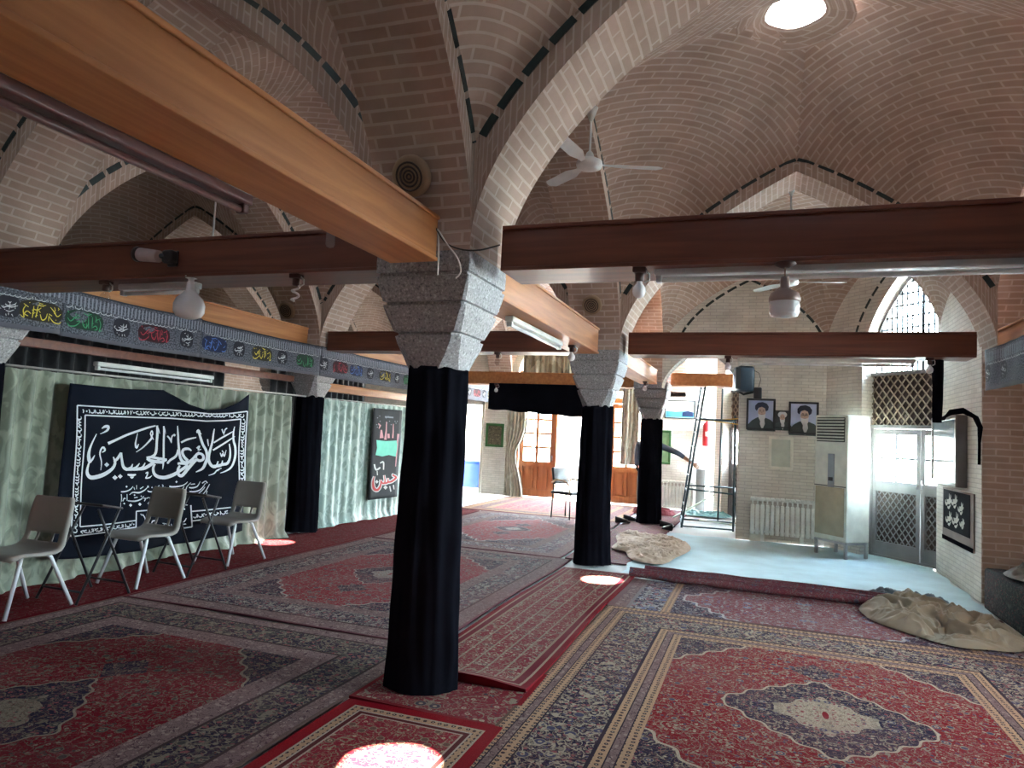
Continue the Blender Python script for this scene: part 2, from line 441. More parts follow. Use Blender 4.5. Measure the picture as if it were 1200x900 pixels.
def ob(s, z, out=0):
    """point on the slanting wall: s along it, z up, out behind its face"""
    p = K0+KD*s+KN*out; return Vector((p.x, p.y, z))
def wall_with_arch(mb, P, s0, s1, z1, oa, ob_, zspring, zapex, depth, sill=0, mi=0, n=28, legl=True):
    """flat wall from s0..s1, 0..z1 with an arched opening oa..ob_, from sill up; P(s,z,out) gives points"""
    c = (oa+ob_)/2; a = (ob_-oa)/2
    def zt(s): 
        t = (s-c)/a; return zspring+(zapex-zspring)*prof(t)
    def q(f, uv): mb.face(f, uv, mi)
    if oa > s0: q([P(s0, 0, 0), P(oa, 0, 0), P(oa, z1, 0), P(s0, z1, 0)], [(s0, 0), (oa, 0), (oa, z1), (s0, z1)])
    if s1 > ob_: q([P(ob_, 0, 0), P(s1, 0, 0), P(s1, z1, 0), P(ob_, z1, 0)], [(ob_, 0), (s1, 0), (s1, z1), (ob_, z1)])
    ss = [c-a*cos(pi*i/n) for i in range(n+1)]
    for u, v in zip(ss[:-1], ss[1:]):
        q([P(u, zt(u), 0), P(v, zt(v), 0), P(v, z1, 0), P(u, z1, 0)], [(u, zt(u)), (v, zt(v)), (v, z1), (u, z1)])
        if sill: q([P(u, 0, 0), P(v, 0, 0), P(v, sill, 0), P(u, sill, 0)], [(u, 0), (v, 0), (v, sill), (u, sill)])
    pts = [(oa, sill)]+[(u, zt(u)) for u in ss]+[(ob_, sill)]; L = 0
    for kk, (p0, p1) in enumerate(zip(pts[:-1], pts[1:])):
        l = hypot(p1[0]-p0[0], p1[1]-p0[1])
        if legl or kk: q([P(p0[0], p0[1], 0), P(p0[0], p0[1], depth), P(p1[0], p1[1], depth), P(p1[0], p1[1], 0)], [(0, L), (depth, L), (depth, L+l), (0, L+l)])
        L += l
    if sill: q([P(oa, sill, 0), P(ob_, sill, 0), P(ob_, sill, depth), P(oa, sill, depth)], [(oa, 0), (ob_, 0), (ob_, depth), (oa, depth)])
    return zt
def tile_dashes(mb, path, mi=1, hw=.02, tl=.17, gap=.035, nrm=Vector((0, -1, 0))):
    """glazed tile blocks laid along a 3D polyline on a wall"""
    d = 0; seg = []
    def emit(sg):
        if len(sg) < 2: return
        a, b = sg[0], sg[-1]; t = (b-a).normalized(); s = t.cross(nrm).normalized()*hw
        for p, q in zip(sg[:-1], sg[1:]):
            mb.face([p-s+nrm*.004, q-s+nrm*.004, q+s+nrm*.004, p+s+nrm*.004], mi=mi)
        mb.face([a-s+nrm*.004, b-s+nrm*.004, b-s-nrm*.004, a-s-nrm*.004], mi=mi)
    for p, q in zip(path[:-1], path[1:]):
        l = (q-p).length; n = max(1, int(l/.012))
        for j in range(n):
            x = p.lerp(q, j/n); ph = (d+l*j/n) % (tl+gap)
            if ph < tl: seg.append(x)
            elif seg: emit(seg[::4]+[seg[-1]]); seg = []
        d += l
    if seg: emit(seg[::4]+[seg[-1]])
# slanting wall with the big arched window and door
WS0, WS1 = .56, 1.98
mb = MB()
zt1 = wall_with_arch(mb, lambda s, z, o: ob(s, z, o), -.13, 2.15, 4.9, WS0, WS1, 2.75, 4.02, .42)
cc = (WS0+WS1)/2
tile_dashes(mb, [ob(cc+(WS1-WS0)/2*1.22*t, 2.95+(4.22-2.95)*prof(t), -.002) for t in [-1+2*i/60 for i in range(61)] if cc+(WS1-WS0)/2*1.22*t < 1.8 and cc+(WS1-WS0)/2*1.22*t > .12], nrm=-KN)
mb.build('wall_right', [WBRICK, TILE], kind='structure')
# right-hand pier (posters hang on its left face)
mb = MB()
mb.box((XR0+.6, (8.42+10.35)/2, 2.5), (1.2, 10.35-8.42, 5.0)); mb.box((XR0+.002, (8.425+10.35)/2, 2.5), (.012, 10.35-8.43, 5.0), mi=1)  # left face paler, front darker: window light and shade put into the brick colours
mb.build('wall_right_pier', [BRICK, WBRICK], kind='structure')
# portrait wall
mb = MB()
PW = lambda s, z, o: Vector((s, YW+o, z))
wall_with_arch(mb, PW, XP+T-.0, 1.04, 4.9, XP+T+.0, -.32, 2.35, 3.02, .35, legl=False)
tile_dashes(mb, [Vector((-.19+1.1*t, YW-.002, 3.05+(4.12-3.05)*prof(t))) for t in [-.97+1.94*i/70 for i in range(71)]])
mb.build('wall_portrait_pier', [WBRICK, TILE], kind='structure')
mb = MB(); mb.box(((-.32+1.0)/2, (YW+.35+Y2+T)/2, 2.5), (1.32, Y2+T-YW-.34, 5.0)); mb.build('wall_portrait_pier', [WBRICK], kind='structure')
mb = MB(); mb.box(((XP+T+1.0)/2, (YW+.35+Y2+T)/2, 4.03), (1.0-XP-T, Y2+T-YW-.35, 2.0))
for y in (Y0, Y1, Y2): mb.box((XLL, y, 3.7), (.575, .575, 2.5))
mb.build('wall_upper_piers', [BRICK], kind='structure')
# outer right wall of the first two bays
mb = MB()
for ya, yb in ((YM-.5, Y0-.0), (Y0+.0, 8.43)):
    WR = lambda s, z, o: Vector((3.05+o, s, z))
    c = (ya+yb)/2
    if ya < 0: mb.face([WR(ya, 0, 0), WR(yb, 0, 0), WR(yb, 5.3, 0), WR(ya, 5.3, 0)]); continue
    wall_with_arch(mb, WR, ya, yb, 5.3, 4.3, 5.6, 1.9, 2.8, .9, sill=1.0)  # deep reveal keeps the added window's light off the right pier
mb.build('wall_right_outer', [BRICK], kind='structure')
mb = MB(); mb.box((2.75, Y0, 2.6), (1.2, .6, 5.4)); mb.build('wall_right_pier', [BRICK], kind='structure')
# arches of the right aisle side, in the plane of the piers
arch_obj('Y', XR0+T, YM+T, Y0-T, name='brick_arch', zcap=5.4)
arch_obj('Y', XR0+T, Y0+T, 8.43, name='brick_arch', zcap=5.4)
# roofs over the recesses
mb = MB(); mb.box((2.9, 4.0, 5.35), (1.6, 10, .1)); mb.build('ceiling_recess', [BRICK], kind='structure')
# wall behind the camera, far left wall, back wall
mb = MB(); mb.face([(-11.6, YM-.3, 0), (3.1, YM-.3, 0), (3.1, YM-.3, 5.6), (-11.6, YM-.3, 5.6)][::-1]); mb.build('wall_front', [BRICK], kind='structure')
mb = MB(); mb.face([(-11.6, YM-.3, 0), (-11.6, YB+.2, 0), (-11.6, YB+.2, 5.6), (-11.6, YM-.3, 5.6)]); mb.build('wall_left', [BRICK], kind='structure')
mb = MB(); mb.box((-10.9, 7.5, 4.9), (1.9, 18.4, .1)); mb.box((-4.2, -.75, 5.6), (15.2, 1.3, .1)); mb.box((-4.2, 15.85, 5.45), (15.2, .5, .1)); mb.build('ceiling_side', [BRICK], kind='structure')
# back wall with the doorway, the wooden garden doors and the pale end of the right aisle
mb = MB()
BWp = lambda s, z, o: Vector((s, YB+o, z))
zd = wall_with_arch(mb, BWp, -5.62, -2.25, 5.4, -5.42, -2.42, 2.95, 4.3, .3)
# part left of it with a square doorway
def sqwall(mb, P, s0, s1, z1, o0, o1, zo, depth, sill=0):
    q = lambda *f: mb.face([P(*p, 0) for p in f], [p for p in f])
    q((s0, 0), (o0, 0), (o0, z1), (s0, z1)); q((o1, 0), (s1, 0), (s1, z1), (o1, z1)); q((o0, zo), (o1, zo), (o1, z1), (o0, z1))
    if sill: q((o0, 0), (o1, 0), (o1, sill), (o0, sill)); mb.face([P(o0, sill, 0), P(o1, sill, 0), P(o1, sill, depth), P(o0, sill, depth)])
    for a, b in (((o0, sill), (o0, zo)), ((o0, zo), (o1, zo)), ((o1, zo), (o1, sill))):
        mb.face([P(*a, 0), P(*a, depth), P(*b, depth), P(*b, 0)])
sqwall(mb, BWp, -11.6, -5.62, 5.4, -7.05, -6.3, 2.12, .3)
mb.face([BWp(-2.25, 0, 0), BWp(-.6, 0, 0), BWp(-.6, 5.4, 0), BWp(-2.25, 5.4, 0)])
mb.build('wall_back', [WBRICK], kind='structure')
# far corner bay with its own slanting door wall
J0 = Vector((-.873, 15.208, 0))
def oj(s, z, out=0):
    p = J0+KD*s+KN*out; return Vector((p.x, p.y, z))
mb = MB()
wall_with_arch(mb, oj, .0, 3.0, 4.9, .26, 1.42, 2.75, 3.6, .3)
mb.build('wall_far_right', [WBRICK], kind='structure')
vault(XP+T, 1.2, Y2+T, YB, hole=False).build('ceiling_vault', [BRICK, LIMEW], kind='structure')
# floor
mb = MB(); mb.face([(-12, -1.5, -.012), (3.6, -1.5, -.012), (3.6, 16.1, -.012), (-12, 16.1, -.012)])
DUST = plain('dusty_cement', (.55, .56, .54), .8, var=.18, scale=1.6, bump=.3, bscale=30)
mb.build('floor', [DUST], kind='structure')
# ground outside, seen through the open doors
GND = plain('court_paving', (.72, .71, .67), .9)
mb = MB(); mb.face([(-14, 15.9, -.03), (12, 15.9, -.03), (12, 40, -.03), (-14, 40, -.03)]); mb.face([(3.3, -8, -.03), (16, -8, -.03), (16, 16, -.03), (3.3, 16, -.03)])
mb.build('ground', [GND], kind='structure')

# ------------------------------------------------------------------ columns: octagonal shaft, corbelled stone capital
def octo(cx, cy, z, D, sq=0.0):
    """outline: octagon (sq=0) to square (sq=1) of across-flats D"""
    h = D/2; c = h*(1-.4142)*(1-sq)+.004
    return [Vector((cx+x, cy+y, z)) for x, y in ((h-c, -h), (h, -h+c), (h, h-c), (h-c, h), (-h+c, h), (-h, h-c), (-h, -h+c), (-h+c, -h))]
def capital_rings(cx, cy, flat=False):
    # four corbelled tiers; each tier bulges then steps in with a shadow groove
    lv = [(1.845, .325, .12), (1.92, .362, .45), (1.99, .41, .62), (2.03, .425, .7), (2.036, .392, .7), (2.050, .395, .75), (2.056, .428, .78), (2.15, .50, .85), (2.20, .525, .92), (2.206, .492, .92), (2.220, .495, .92), (2.226, .528, .92),
          (2.30, .565, .95), (2.36, .585, 1), (2.366, .555, 1), (2.380, .557, 1), (2.386, .585, 1), (2.45, .59, 1), (2.50, .585, 1)]
    return [octo(cx, cy, z, D, s) for z, D, s in lv]
CLAB = {(XP, Y0): 'nearest stone column, its shaft wrapped in black cloth', (XP, Y1): 'second stone column of the aisle, beside the bare floor and rolled rug',
        (XP, Y2): 'third stone column, farthest of the aisle, by the scaffold', (XL, Y1): 'stone column between the two long curtains at the left',
        (XL, Y0): 'stone column at the left edge of the picture behind the first chair', (XL, Y2): 'stone column hidden behind the nearest column at the curtain end'}
n_ = 0
for (cx, cy) in [(XP, Y0), (XP, Y1), (XP, Y2), (XL, Y0), (XL, Y1), (XL, Y2), (XLL, Y0), (XLL, Y1), (XLL, Y2)]:
    lab = CLAB.get((cx, cy), 'plain stone column in the dark aisle behind the left curtains')
    t = thing('column', lab, 'column', (cx, cy, 0), kind='structure', group='stone columns of the vaulted hall')
    mb = MB(); mb.grid([octo(0, 0, 0, .34), octo(0, 0, 1.84, .30)], closed=True, smooth=False); mb.build('shaft', [GRANITE], t)
    mb = MB(); ids = mb.grid(capital_rings(0, 0), closed=True, smooth=False)
    mb.build('capital', [GRANITE], t)
    if cx != XLL:
        # cloth wound round the shaft: flares a little to the foot, with creases
        mb = MB(); rows = []; nn = 96; rnd = random.Random(int(cx*7+cy*13)); ph = [rnd.uniform(0, 6.28) for _ in range(6)]
        H = 1.856
        for i in range(41):
            f = i/40; z = .012+f*(H-.012); rr = []
            D = .345+.055*(1-f)**1.3+.012*exp_(-(f*14))
            for k in range(nn):
                a = 2*pi*k/nn+pi/8
                # octagon radius in direction a
                am = (a % (pi/4))-pi/8; R_ = D/2/cos(((a) % (pi/4))-pi/8 if True else am)
                w = .004*sin(3*a+ph[0]+f*2.2)+.0035*sin(9*a+ph[1]-f*5)+.0022*sin(17*a+ph[2]+f*9)+.002*sin(f*30+ph[3]+a*2)
                g = max(0, cos(a-(-.28)))**80*.022*(1+.5*sin(f*21+ph[4])); g += max(0, cos(a-(-.05)))**200*.012
                zz = z if 0 < i < 40 else z+.008*sin(2*a+ph[5])+(.004*sin(5*a) if i == 40 else 0)
                rr.append(Vector(((R_+w+g)*cos(a), (R_+w+g)*sin(a), max(zz, .004))))
            rows.append(rr)
        rows.append([Vector((p.x*.86, p.y*.86, p.z-.01)) for p in rows[-1]])
        mb.grid(rows, closed=True, smooth=True)
        mb.build('column_cloth', [BLACKC], None, 'black cloth wrapped around the '+{(XP, Y0): 'nearest column in the middle of the hall', (XP, Y1): 'second column, beside the rolled rug', (XP, Y2): 'farthest column beside the scaffold', (XL, Y0): 'column at the left edge behind the first chair', (XL, Y1): 'column between the two long curtains', (XL, Y2): 'curtain-side column hidden behind the nearest one'}[(cx, cy)],
                 'column cloth', 'black cloths wound around the columns', loc=(cx, cy, 0))
# ------------------------------------------------------------------ doors and windows
FRM = plain('grey_joinery', rgb((120, 116, 116)), .5, var=.1)
LATW = plain('lattice_slats', rgb((138, 122, 106)), .6)
LATB = wood('lattice_backing', rgb((62, 50, 46)), rgb((80, 64, 58)), .6, 'Z', coat=0)
IRON = plain('iron_bars', rgb((70, 78, 86)), .5)
def frame_pt(P, o_): return lambda s, z, d=0: P(s, z, o_+d)
def bar(mb, Pf, s0, z0, s1, z1, w, d, mi=0):
    """flat bar between two (s,z) points on a wall plane, width w, depth d"""
    dx, dz = s1-s0, z1-z0; h = hypot(dx, dz); nx, nz = -dz/h*w/2, dx/h*w/2
    poly = [(s0+nx, z0+nz), (s1+nx, z1+nz), (s1-nx, z1-nz), (s0-nx, z0-nz)]
    A_ = [Pf(s, z, -d/2) for s, z in poly]; B_ = [Pf(s, z, d/2) for s, z in poly]
    mb.face(A_[::-1], mi=mi); mb.face(B_, mi=mi)
    for i in range(4):
        j = (i+1) % 4; mb.face([A_[i], A_[j], B_[j], B_[i]], mi=mi)
def lattice(mb, Pf, s0, s1, z0, z1, cw, ch, w=.014, d=.012, mi=0, off=0):
    """diamond lattice clipped to a rectangle"""
    import math as _m
    slope = ch/cw
    for sg in (1, -1):
        k0 = int(-((z1-z0)/ch))-2; k1 = int((s1-s0)/cw)+2+int((z1-z0)/ch)
        for k in range(k0, k1+1):
            # line: z = z0 + sg*slope*(s - sk)
            sk = s0+k*cw+off; pts = []
            for s_ in (s0, s1):
                z = (z0 if sg > 0 else z1)+sg*slope*(s_-sk)
                pts.append((s_, z))
            (a, za), (b, zb) = pts
            # clip in z
            def clip(a, za, b, zb, lo, hi):
                if za == zb: return None
                t0, t1 = 0, 1; dz = zb-za
                ta, tb = (lo-za)/dz, (hi-za)/dz
                if ta > tb: ta, tb = tb, ta
                t0, t1 = max(t0, ta), min(t1, tb)
                if t1-t0 < .01: return None
                return a+(b-a)*t0, za+dz*t0, a+(b-a)*t1, za+dz*t1
            c = clip(a, za, b, zb, z0, z1)
            if c: bar(mb, lambda s, z, e, sg=sg: Pf(s, z, e+sg*.003), c[0], c[1], c[2], c[3], w, d, mi)
def door_leaf(mbf, mbg, mbl, Pf, s0, s1, ztop, zp0, zp1, zl0, zl1, cols=2, rows=2, st=.06):
    for a, b in ((s0, s0+st), (s1-st, s1)): bar(mbf, Pf, (a+b)/2, .04, (a+b)/2, ztop, st, .045)
    for a, b in ((.04, zl0), (zl1, zp0), (zp1, ztop)): bar(mbf, Pf, s0+st, (a+b)/2, s1-st, (a+b)/2, b-a, .04)
    w_ = s1-s0-2*st
    for i in range(1, cols): bar(mbf, Pf, s0+st+w_*i/cols, zp0, s0+st+w_*i/cols, zp1, .034, .03)
    for i in range(1, rows): bar(mbf, Pf, s0+st, zp0+(zp1-zp0)*i/rows, s1-st, zp0+(zp1-zp0)*i/rows, .034, .03)
    mbg.face([Pf(s0+st, zp0, 0), Pf(s1-st, zp0, 0), Pf(s1-st, zp1, 0), Pf(s0+st, zp1, 0)])
def door_wall_unit(P, s0, s1, mid, o_, ztop, zlat, zspring, zapex, n, hasgrid=True):
    Pf = frame_pt(P, o_)
    root = thing('door_%d' % n, None, None, kind='structure')
    # leaves
    for k, (a, b) in enumerate(((s0+.04, mid-.005), (mid+.005, s1-.04))):
        f, g, l = MB(), MB(), MB()
        door_leaf(f, g, l, Pf, a, b, ztop, 1.07, 1.72, .22, .92)
        leaf = f.build('door_leaf', [FRM], root); g.build('pane', [GLASS], leaf)
        l.face([Pf(a+.05, .2, .012), Pf(b-.05, .2, .012), Pf(b-.05, .94, .012), Pf(a+.05, .94, .012)], mi=1)
        lattice(l, Pf, a+.06, b-.06, .22, .92, .095, .12, w=.012)
        l.build('lattice_panel', [FRM, LATB], leaf)
        h = MB(); h.tube([Pf(b-.03 if k == 0 else a+.03, 1.0, -.05), Pf(b-.03 if k == 0 else a+.03, 1.12, -.05)], .008); h.tube([Pf(b-.03 if k == 0 else a+.03, 1.06, -.05), Pf(b-.03 if k == 0 else a+.03, 1.06, 0)], .006)
        h.build('handle', [STEEL], leaf)
    f = MB()
    bar(f, Pf, s0+.02, 0, s0+.02, ztop+.03, .05, .07); bar(f, Pf, s1-.02, 0, s1-.02, ztop+.03, .05, .07); bar(f, Pf, s0, ztop+.03, s1, ztop+.03, .05, .08); bar(f, Pf, s0, .02, s1, .02, .04, .06)
    f.build('door_frame', [FRM], root)
    # lattice transom
    l = MB(); l.face([Pf(s0, ztop+.05, .02), Pf(s1, ztop+.05, .02), Pf(s1, zlat, .02), Pf(s0, zlat, .02)], mi=1)
    lattice(l, Pf, s0, s1, ztop+.05, zlat, .125, .15, w=.017)
    l.build('lattice_transom', [LATW, LATB], root)
    # arched iron window above
    win = thing('window_%d' % n, None, None, kind='structure')
    c = (s0+s1)/2; a_ = (s1-s0)/2
    def zt(s): t = (s-c)/a_; return zspring+(zapex-zspring)*prof(t)
    g = MB(); ss = [c-a_*cos(pi*i/24) for i in range(25)]
    g.face([Pf(s0, zlat, 0)]+[Pf(s1, zlat, 0)]+[Pf(s, zt(s), 0) for s in reversed(ss)]); g.build('pane', [GLASS], win)
    f = MB()
    for p, q in zip(ss[:-1], ss[1:]): bar(f, Pf, p, zt(p)-.02, q, zt(q)-.02, .05, .05)
    bar(f, Pf, s0, zlat+.015, s1, zlat+.015, .05, .06); f.build('window_frame', [FRM], win)
    b = MB(); x = s0+.08; k = 0
    while x < s1-.04:
        th = .045 if abs(x-mid) < .042 else .024
        bar(b, Pf, x, zlat, x, zt(x)-.02, th, .012); x += .082
    z = zlat+.16
    while z < zapex-.05:
        # span at that height
        hs = [s for s in ss if zt(s) >= z]
        if hs: bar(b, Pf, min(hs), z, max(hs), z, .022, .012)
        z += .16
    b.build('window_bars', [IRON], win)
door_wall_unit(ob, WS0, WS1, 1.37, .2, 1.80, 2.57, 2.75, 4.0, 1)
door_wall_unit(oj, .26, 1.42, .84, .2, 1.75, 2.55, 2.75, 3.58, 2)
# unseen window, added in the second right-hand bay to light the near vault
Pf = lambda s, z, d=0: Vector((3.9+d, s, z)); win = thing('window_3', None, None, kind='structure')
f = MB(); g = MB()
for s in (4.33, 4.95, 5.57): bar(f, Pf, s, 1.0, s, 1.95 if abs(s-4.95) > .3 else 2.76, .06, .06)
for z in (1.02, 1.9): bar(f, Pf, 4.3, z, 5.6, z, .06, .06)
f.build('window_frame', [FRM], win)
g.face([Pf(4.3, 1.0), Pf(5.6, 1.0), Pf(5.6, 1.9), Pf(4.95, 2.8), Pf(4.3, 1.9)]); g.build('pane', [GLASS], win)
# wooden garden doors in the back wall
def wooden_leaf(name, Pf, s0, s1, zt, zr=.78, n=1, rows=3):
    root = thing('door_%d' % n, None, None, kind='structure'); st = .10
    f = MB()
    for a in (s0+st/2, s1-st/2): bar(f, Pf, a, .03, a, zt, st, .05)
    for z, h in ((.10, .16), (zr, .12), (zt-.05, .1)): bar(f, Pf, s0+st, z, s1-st, z, h, .048)
    m = (s0+s1)/2; bar(f, Pf, m, .15, m, zt-.08, .065, .045)
    for i in range(1, rows): bar(f, Pf, s0+st, zr+.06+(zt-.1-zr-.06)*i/rows, s1-st, zr+.06+(zt-.1-zr-.06)*i/rows, .05, .035)
    for a, b in ((s0+st, m-.025), (m+.025, s1-st)):
        f.face([Pf(a, .18, .01), Pf(b, .18, .01), Pf(b, zr-.06, .01), Pf(a, zr-.06, .01)])
        f.box((Pf((a+b)/2, (.18+zr-.06)/2, -.008)), (b-a-.09, .018, zr-.06-.18-.1))
    f.build('door_leaf', [DOORW], root)
    g = MB(); g.face([Pf(s0+st, zr, 0), Pf(s1-st, zr, 0), Pf(s1-st, zt-.08, 0), Pf(s0+st, zt-.08, 0)]); g.build('pane', [GLASS], root)
    h = MB(); h.tube([Pf(s1-.035, zr+.1, -.06), Pf(s1-.035, zr+.22, -.06)], .009); h.tube([Pf(s1-.035, zr+.16, -.06), Pf(s1-.035, zr+.16, 0)], .007); h.build('handle', [STEEL], root)
PB = lambda s, z, d=0: Vector((s, YB+.12+d, z))
wooden_leaf('a', PB, -5.36, -4.50, 2.25, n=5, rows=4)
wooden_leaf('b', PB, -3.20, -2.42, 2.25, n=6, rows=4)
mb = MB(); bar(mb, PB, -5.42, 2.33, -2.42, 2.33, .12, .1); bar(mb, PB, -5.40, 0, -5.40, 2.9, .05, .1); bar(mb, PB, -2.44, 0, -2.44, 2.9, .05, .1); bar(mb, PB, -4.47, 0, -4.47, 2.3, .05, .1); bar(mb, PB, -3.22, 0, -3.22, 2.3, .05, .1)
for i in range(1, 6): bar(mb, PB, -5.42+.5*i, 2.4, -5.42+.5*i, 3.4 if i in (1, 5) else 4.0, .03, .04)
bar(mb, PB, -5.42, 2.95, -2.42, 2.95, .05, .06)
mb.build('trim_1', [DOORW], kind='structure')
# trim of the far left doorway
mb = MB(); bar(mb, lambda s, z, d=0: Vector((s, YB-.01+d, z)), -6.275, 0, -6.275, 2.2, .06, .06); bar(mb, lambda s, z, d=0: Vector((s, YB-.01+d, z)), -7.1, 2.16, -6.25, 2.16, .08, .06); mb.build('trim_2', [CREAMP], kind='structure')
# what lies beyond the back openings
SHED = plain('court_render', rgb((214, 200, 182)), .8)
mb = MB(); mb.box((-7.2, 18.4, 1.5), (2.6, .1, 3.2)); mb.box((-5.95, 17.2, 1.5), (.1, 2.4, 3.2)); mb.build('wall_side_room', [SHED], kind='structure')
mb = MB(); mb.box((-7.2, 17.2, 3.1), (2.7, 2.5, .1)); mb.build('ceiling_side_room', [SHED], kind='structure')
mb = MB(); mb.box((-3.0, 21, 1.1), (7.0, .2, 2.4)); mb.build('wall_courtyard', [SHED], kind='structure')
bx = MB(); bx.rbox((-6.86, 16.7, .36), (.62, .5, .62), .03); bx.rbox((-6.86, 16.7, .70), (.66, .54, .06), .02)
bx.build('storage_box', [plain('blue_plastic', rgb((44, 74, 160)), .4)], None, 'blue storage box on the floor through the far left doorway', 'box')
bx = MB(); bx.rbox((-4.02, 17.6, .95), (.62, .55, 1.9), .03); f_ = bx.build('metal_cabinet', [plain('pale_cabinet', rgb((196, 202, 206)), .4)], None, 'tall pale grey cabinet standing outside the open garden door', 'cabinet')
bx = MB(); bx.rbox((-4.02, 17.31, .95), (.56, .02, 1.78), .008); bx.build('cabinet_door', [plain('pale_cabinet_door', rgb((184, 192, 198)), .4)], f_)
# ------------------------------------------------------------------ tie beams, lamps, fans
def beam(axis, a, b, c, z0, z1, w, label, mat, moulded=True):
    mb = MB(); L = b-a; m = (a+b)/2; z = (z0+z1)/2
    D = (lambda l, ww, h: (l, ww, h)) if axis == 'X' else (lambda l, ww, h: (ww, l, h))
    P = (lambda s, o, zz: (s, c+o, zz)) if axis == 'X' else (lambda s, o, zz: (c+o, s, zz))
    mb.rbox((0, 0, 0), D(L, w, z1-z0), .006)
    o = mb.build('tie_beam', [mat], None, label, 'beam', 'wooden tie beams between the columns', loc=P(m, 0, z))
    if moulded:
        t = MB()
        for zz in (z1-z+.008, z0-z-.008): t.rbox((0, 0, zz), D(L-.01, w+.026, .022), .005)
        t.build('moulding', [mat], o)
    return o
beam('X', -1.40, 2.14, Y0, 2.42, 2.64, .34, 'long reddish wooden beam crossing the upper right, in front of the bell shaped lamp', BEAM)
beam('X', -5.56, -2.15, Y0, 2.45, 2.68, .34, 'shaded wooden beam crossing the upper left, carrying the security camera', BEAM)
beam('X', -1.46, 2.02, Y1, 2.48, 2.70, .34, 'brown beam from the second column to the right pier, below the tile arch', BEAM)
beam('X', -5.55, -2.15, Y1, 2.50, 2.72, .34, 'brown beam behind the nearest capital, running to the second column', BEAM)
beam('X', -5.55, -2.15, Y2, 2.42, 2.62, .34, 'light brown beam just above the hanging black panel', BEAMY)
beam('X', -1.50, -.45, Y2, 2.48, 2.66, .30, 'short brown beam ending at the loudspeaker above the scaffold', BEAMY)
beam('Y', -.3, 3.42, -1.83, 2.43, 2.645, .27, 'thick orange beam running diagonally from the top left corner', BEAMY)
beam('Y', 4.25, 7.52, -1.83, 2.42, 2.665, .27, 'pale wooden beam between the nearest and the second column', BEAMY)
beam('Y', 8.62, 12.2, -1.83, 2.46, 2.67, .27, 'short looking beam end beyond the second column capital', BEAMY)
beam('Y', 4.2, 7.85, -5.85, 2.50, 2.74, .25, 'light orange beam above the left calligraphy frieze', BEAMY)
beam('Y', 8.6, 12.35, -5.85, 2.46, 2.70, .25, 'light orange beam above the far frieze, beyond the curtain column', BEAMY)
beam('Y', 4.15, 7.9, -5.98, 2.03, 2.11, .10, 'thin brown rail right below the left calligraphy frieze', BEAM, False)
beam('Y', 8.6, 12.4, -5.98, 1.96, 2.08, .12, 'thin pale rail above the teal curtain', BEAMY, False)
# fluorescent battens
TUBE = plain('lamp_tube', (.8, .8, .8), .2); BATT = plain('batten_body', (.45, .44, .44), .4)
DBATT = plain('dark_batten', rgb((96, 62, 58)), .35)
def batten(p, q, label, body=BATT, tube=None):
    p, q = Vector(p), Vector(q); m = (p+q)/2; d = (q-p); L = d.length; ang = atan2(d.y, d.x)
    R3 = Matrix.Rotation(ang, 3, 'Z')
    mb = MB(); mb.rbox((0, 0, .022), (L, .07, .044), .01, R3)
    o = mb.build('tube_lamp', [body], None, label, 'tube lamp', 'fluorescent battens under the beams', loc=m)
    t = MB(); u = d.normalized(); t.tube([-u*(L/2-.04)+Vector((0, 0, -.022)), u*(L/2-.04)+Vector((0, 0, -.022))], .014, 10); t.build('tube', [tube or TUBE], o)
    for s in (-1, 1):
        e = MB(); e.rbox(u*s*(L/2-.025)+Vector((0, 0, -.012)), (.03, .045, .05), .006, R3); e.build('tube_holder', [body], o)
batten((-2.02, -.2, 2.375), (-2.02, 2.3, 2.375), 'dark tube lamp along the underside of the thick orange beam', DBATT, DBATT)
batten((-.55, 3.74, 2.37), (1.9, 3.74, 2.37), 'long tube lamp under the upper right beam, above the bell shaped lamp')
batten((-4.35, 3.75, 2.375), (-3.65, 3.75, 2.375), 'short tube lamp under the upper left beam beside the big white bulb')
batten((-1.83, 5.0, 2.345), (-1.83, 6.45, 2.345), 'white tube lamp under the pale beam between the first two columns', WHITEP)
batten((-.25, Y1-.05, 2.405), (1.5, Y1-.05, 2.405), 'white tube lamp under the beam at the right pier', WHITEP)
batten((-4.55, Y2-.1, 2.345), (-2.9, Y2-.1, 2.345), 'white tube lamp on the top edge of the black hanging panel', WHITEP)
batten((-5.93, 4.9, 1.93), (-5.93, 6.4, 1.93), 'tube lamp under the rail behind the black calligraphy banner', WHITEP)
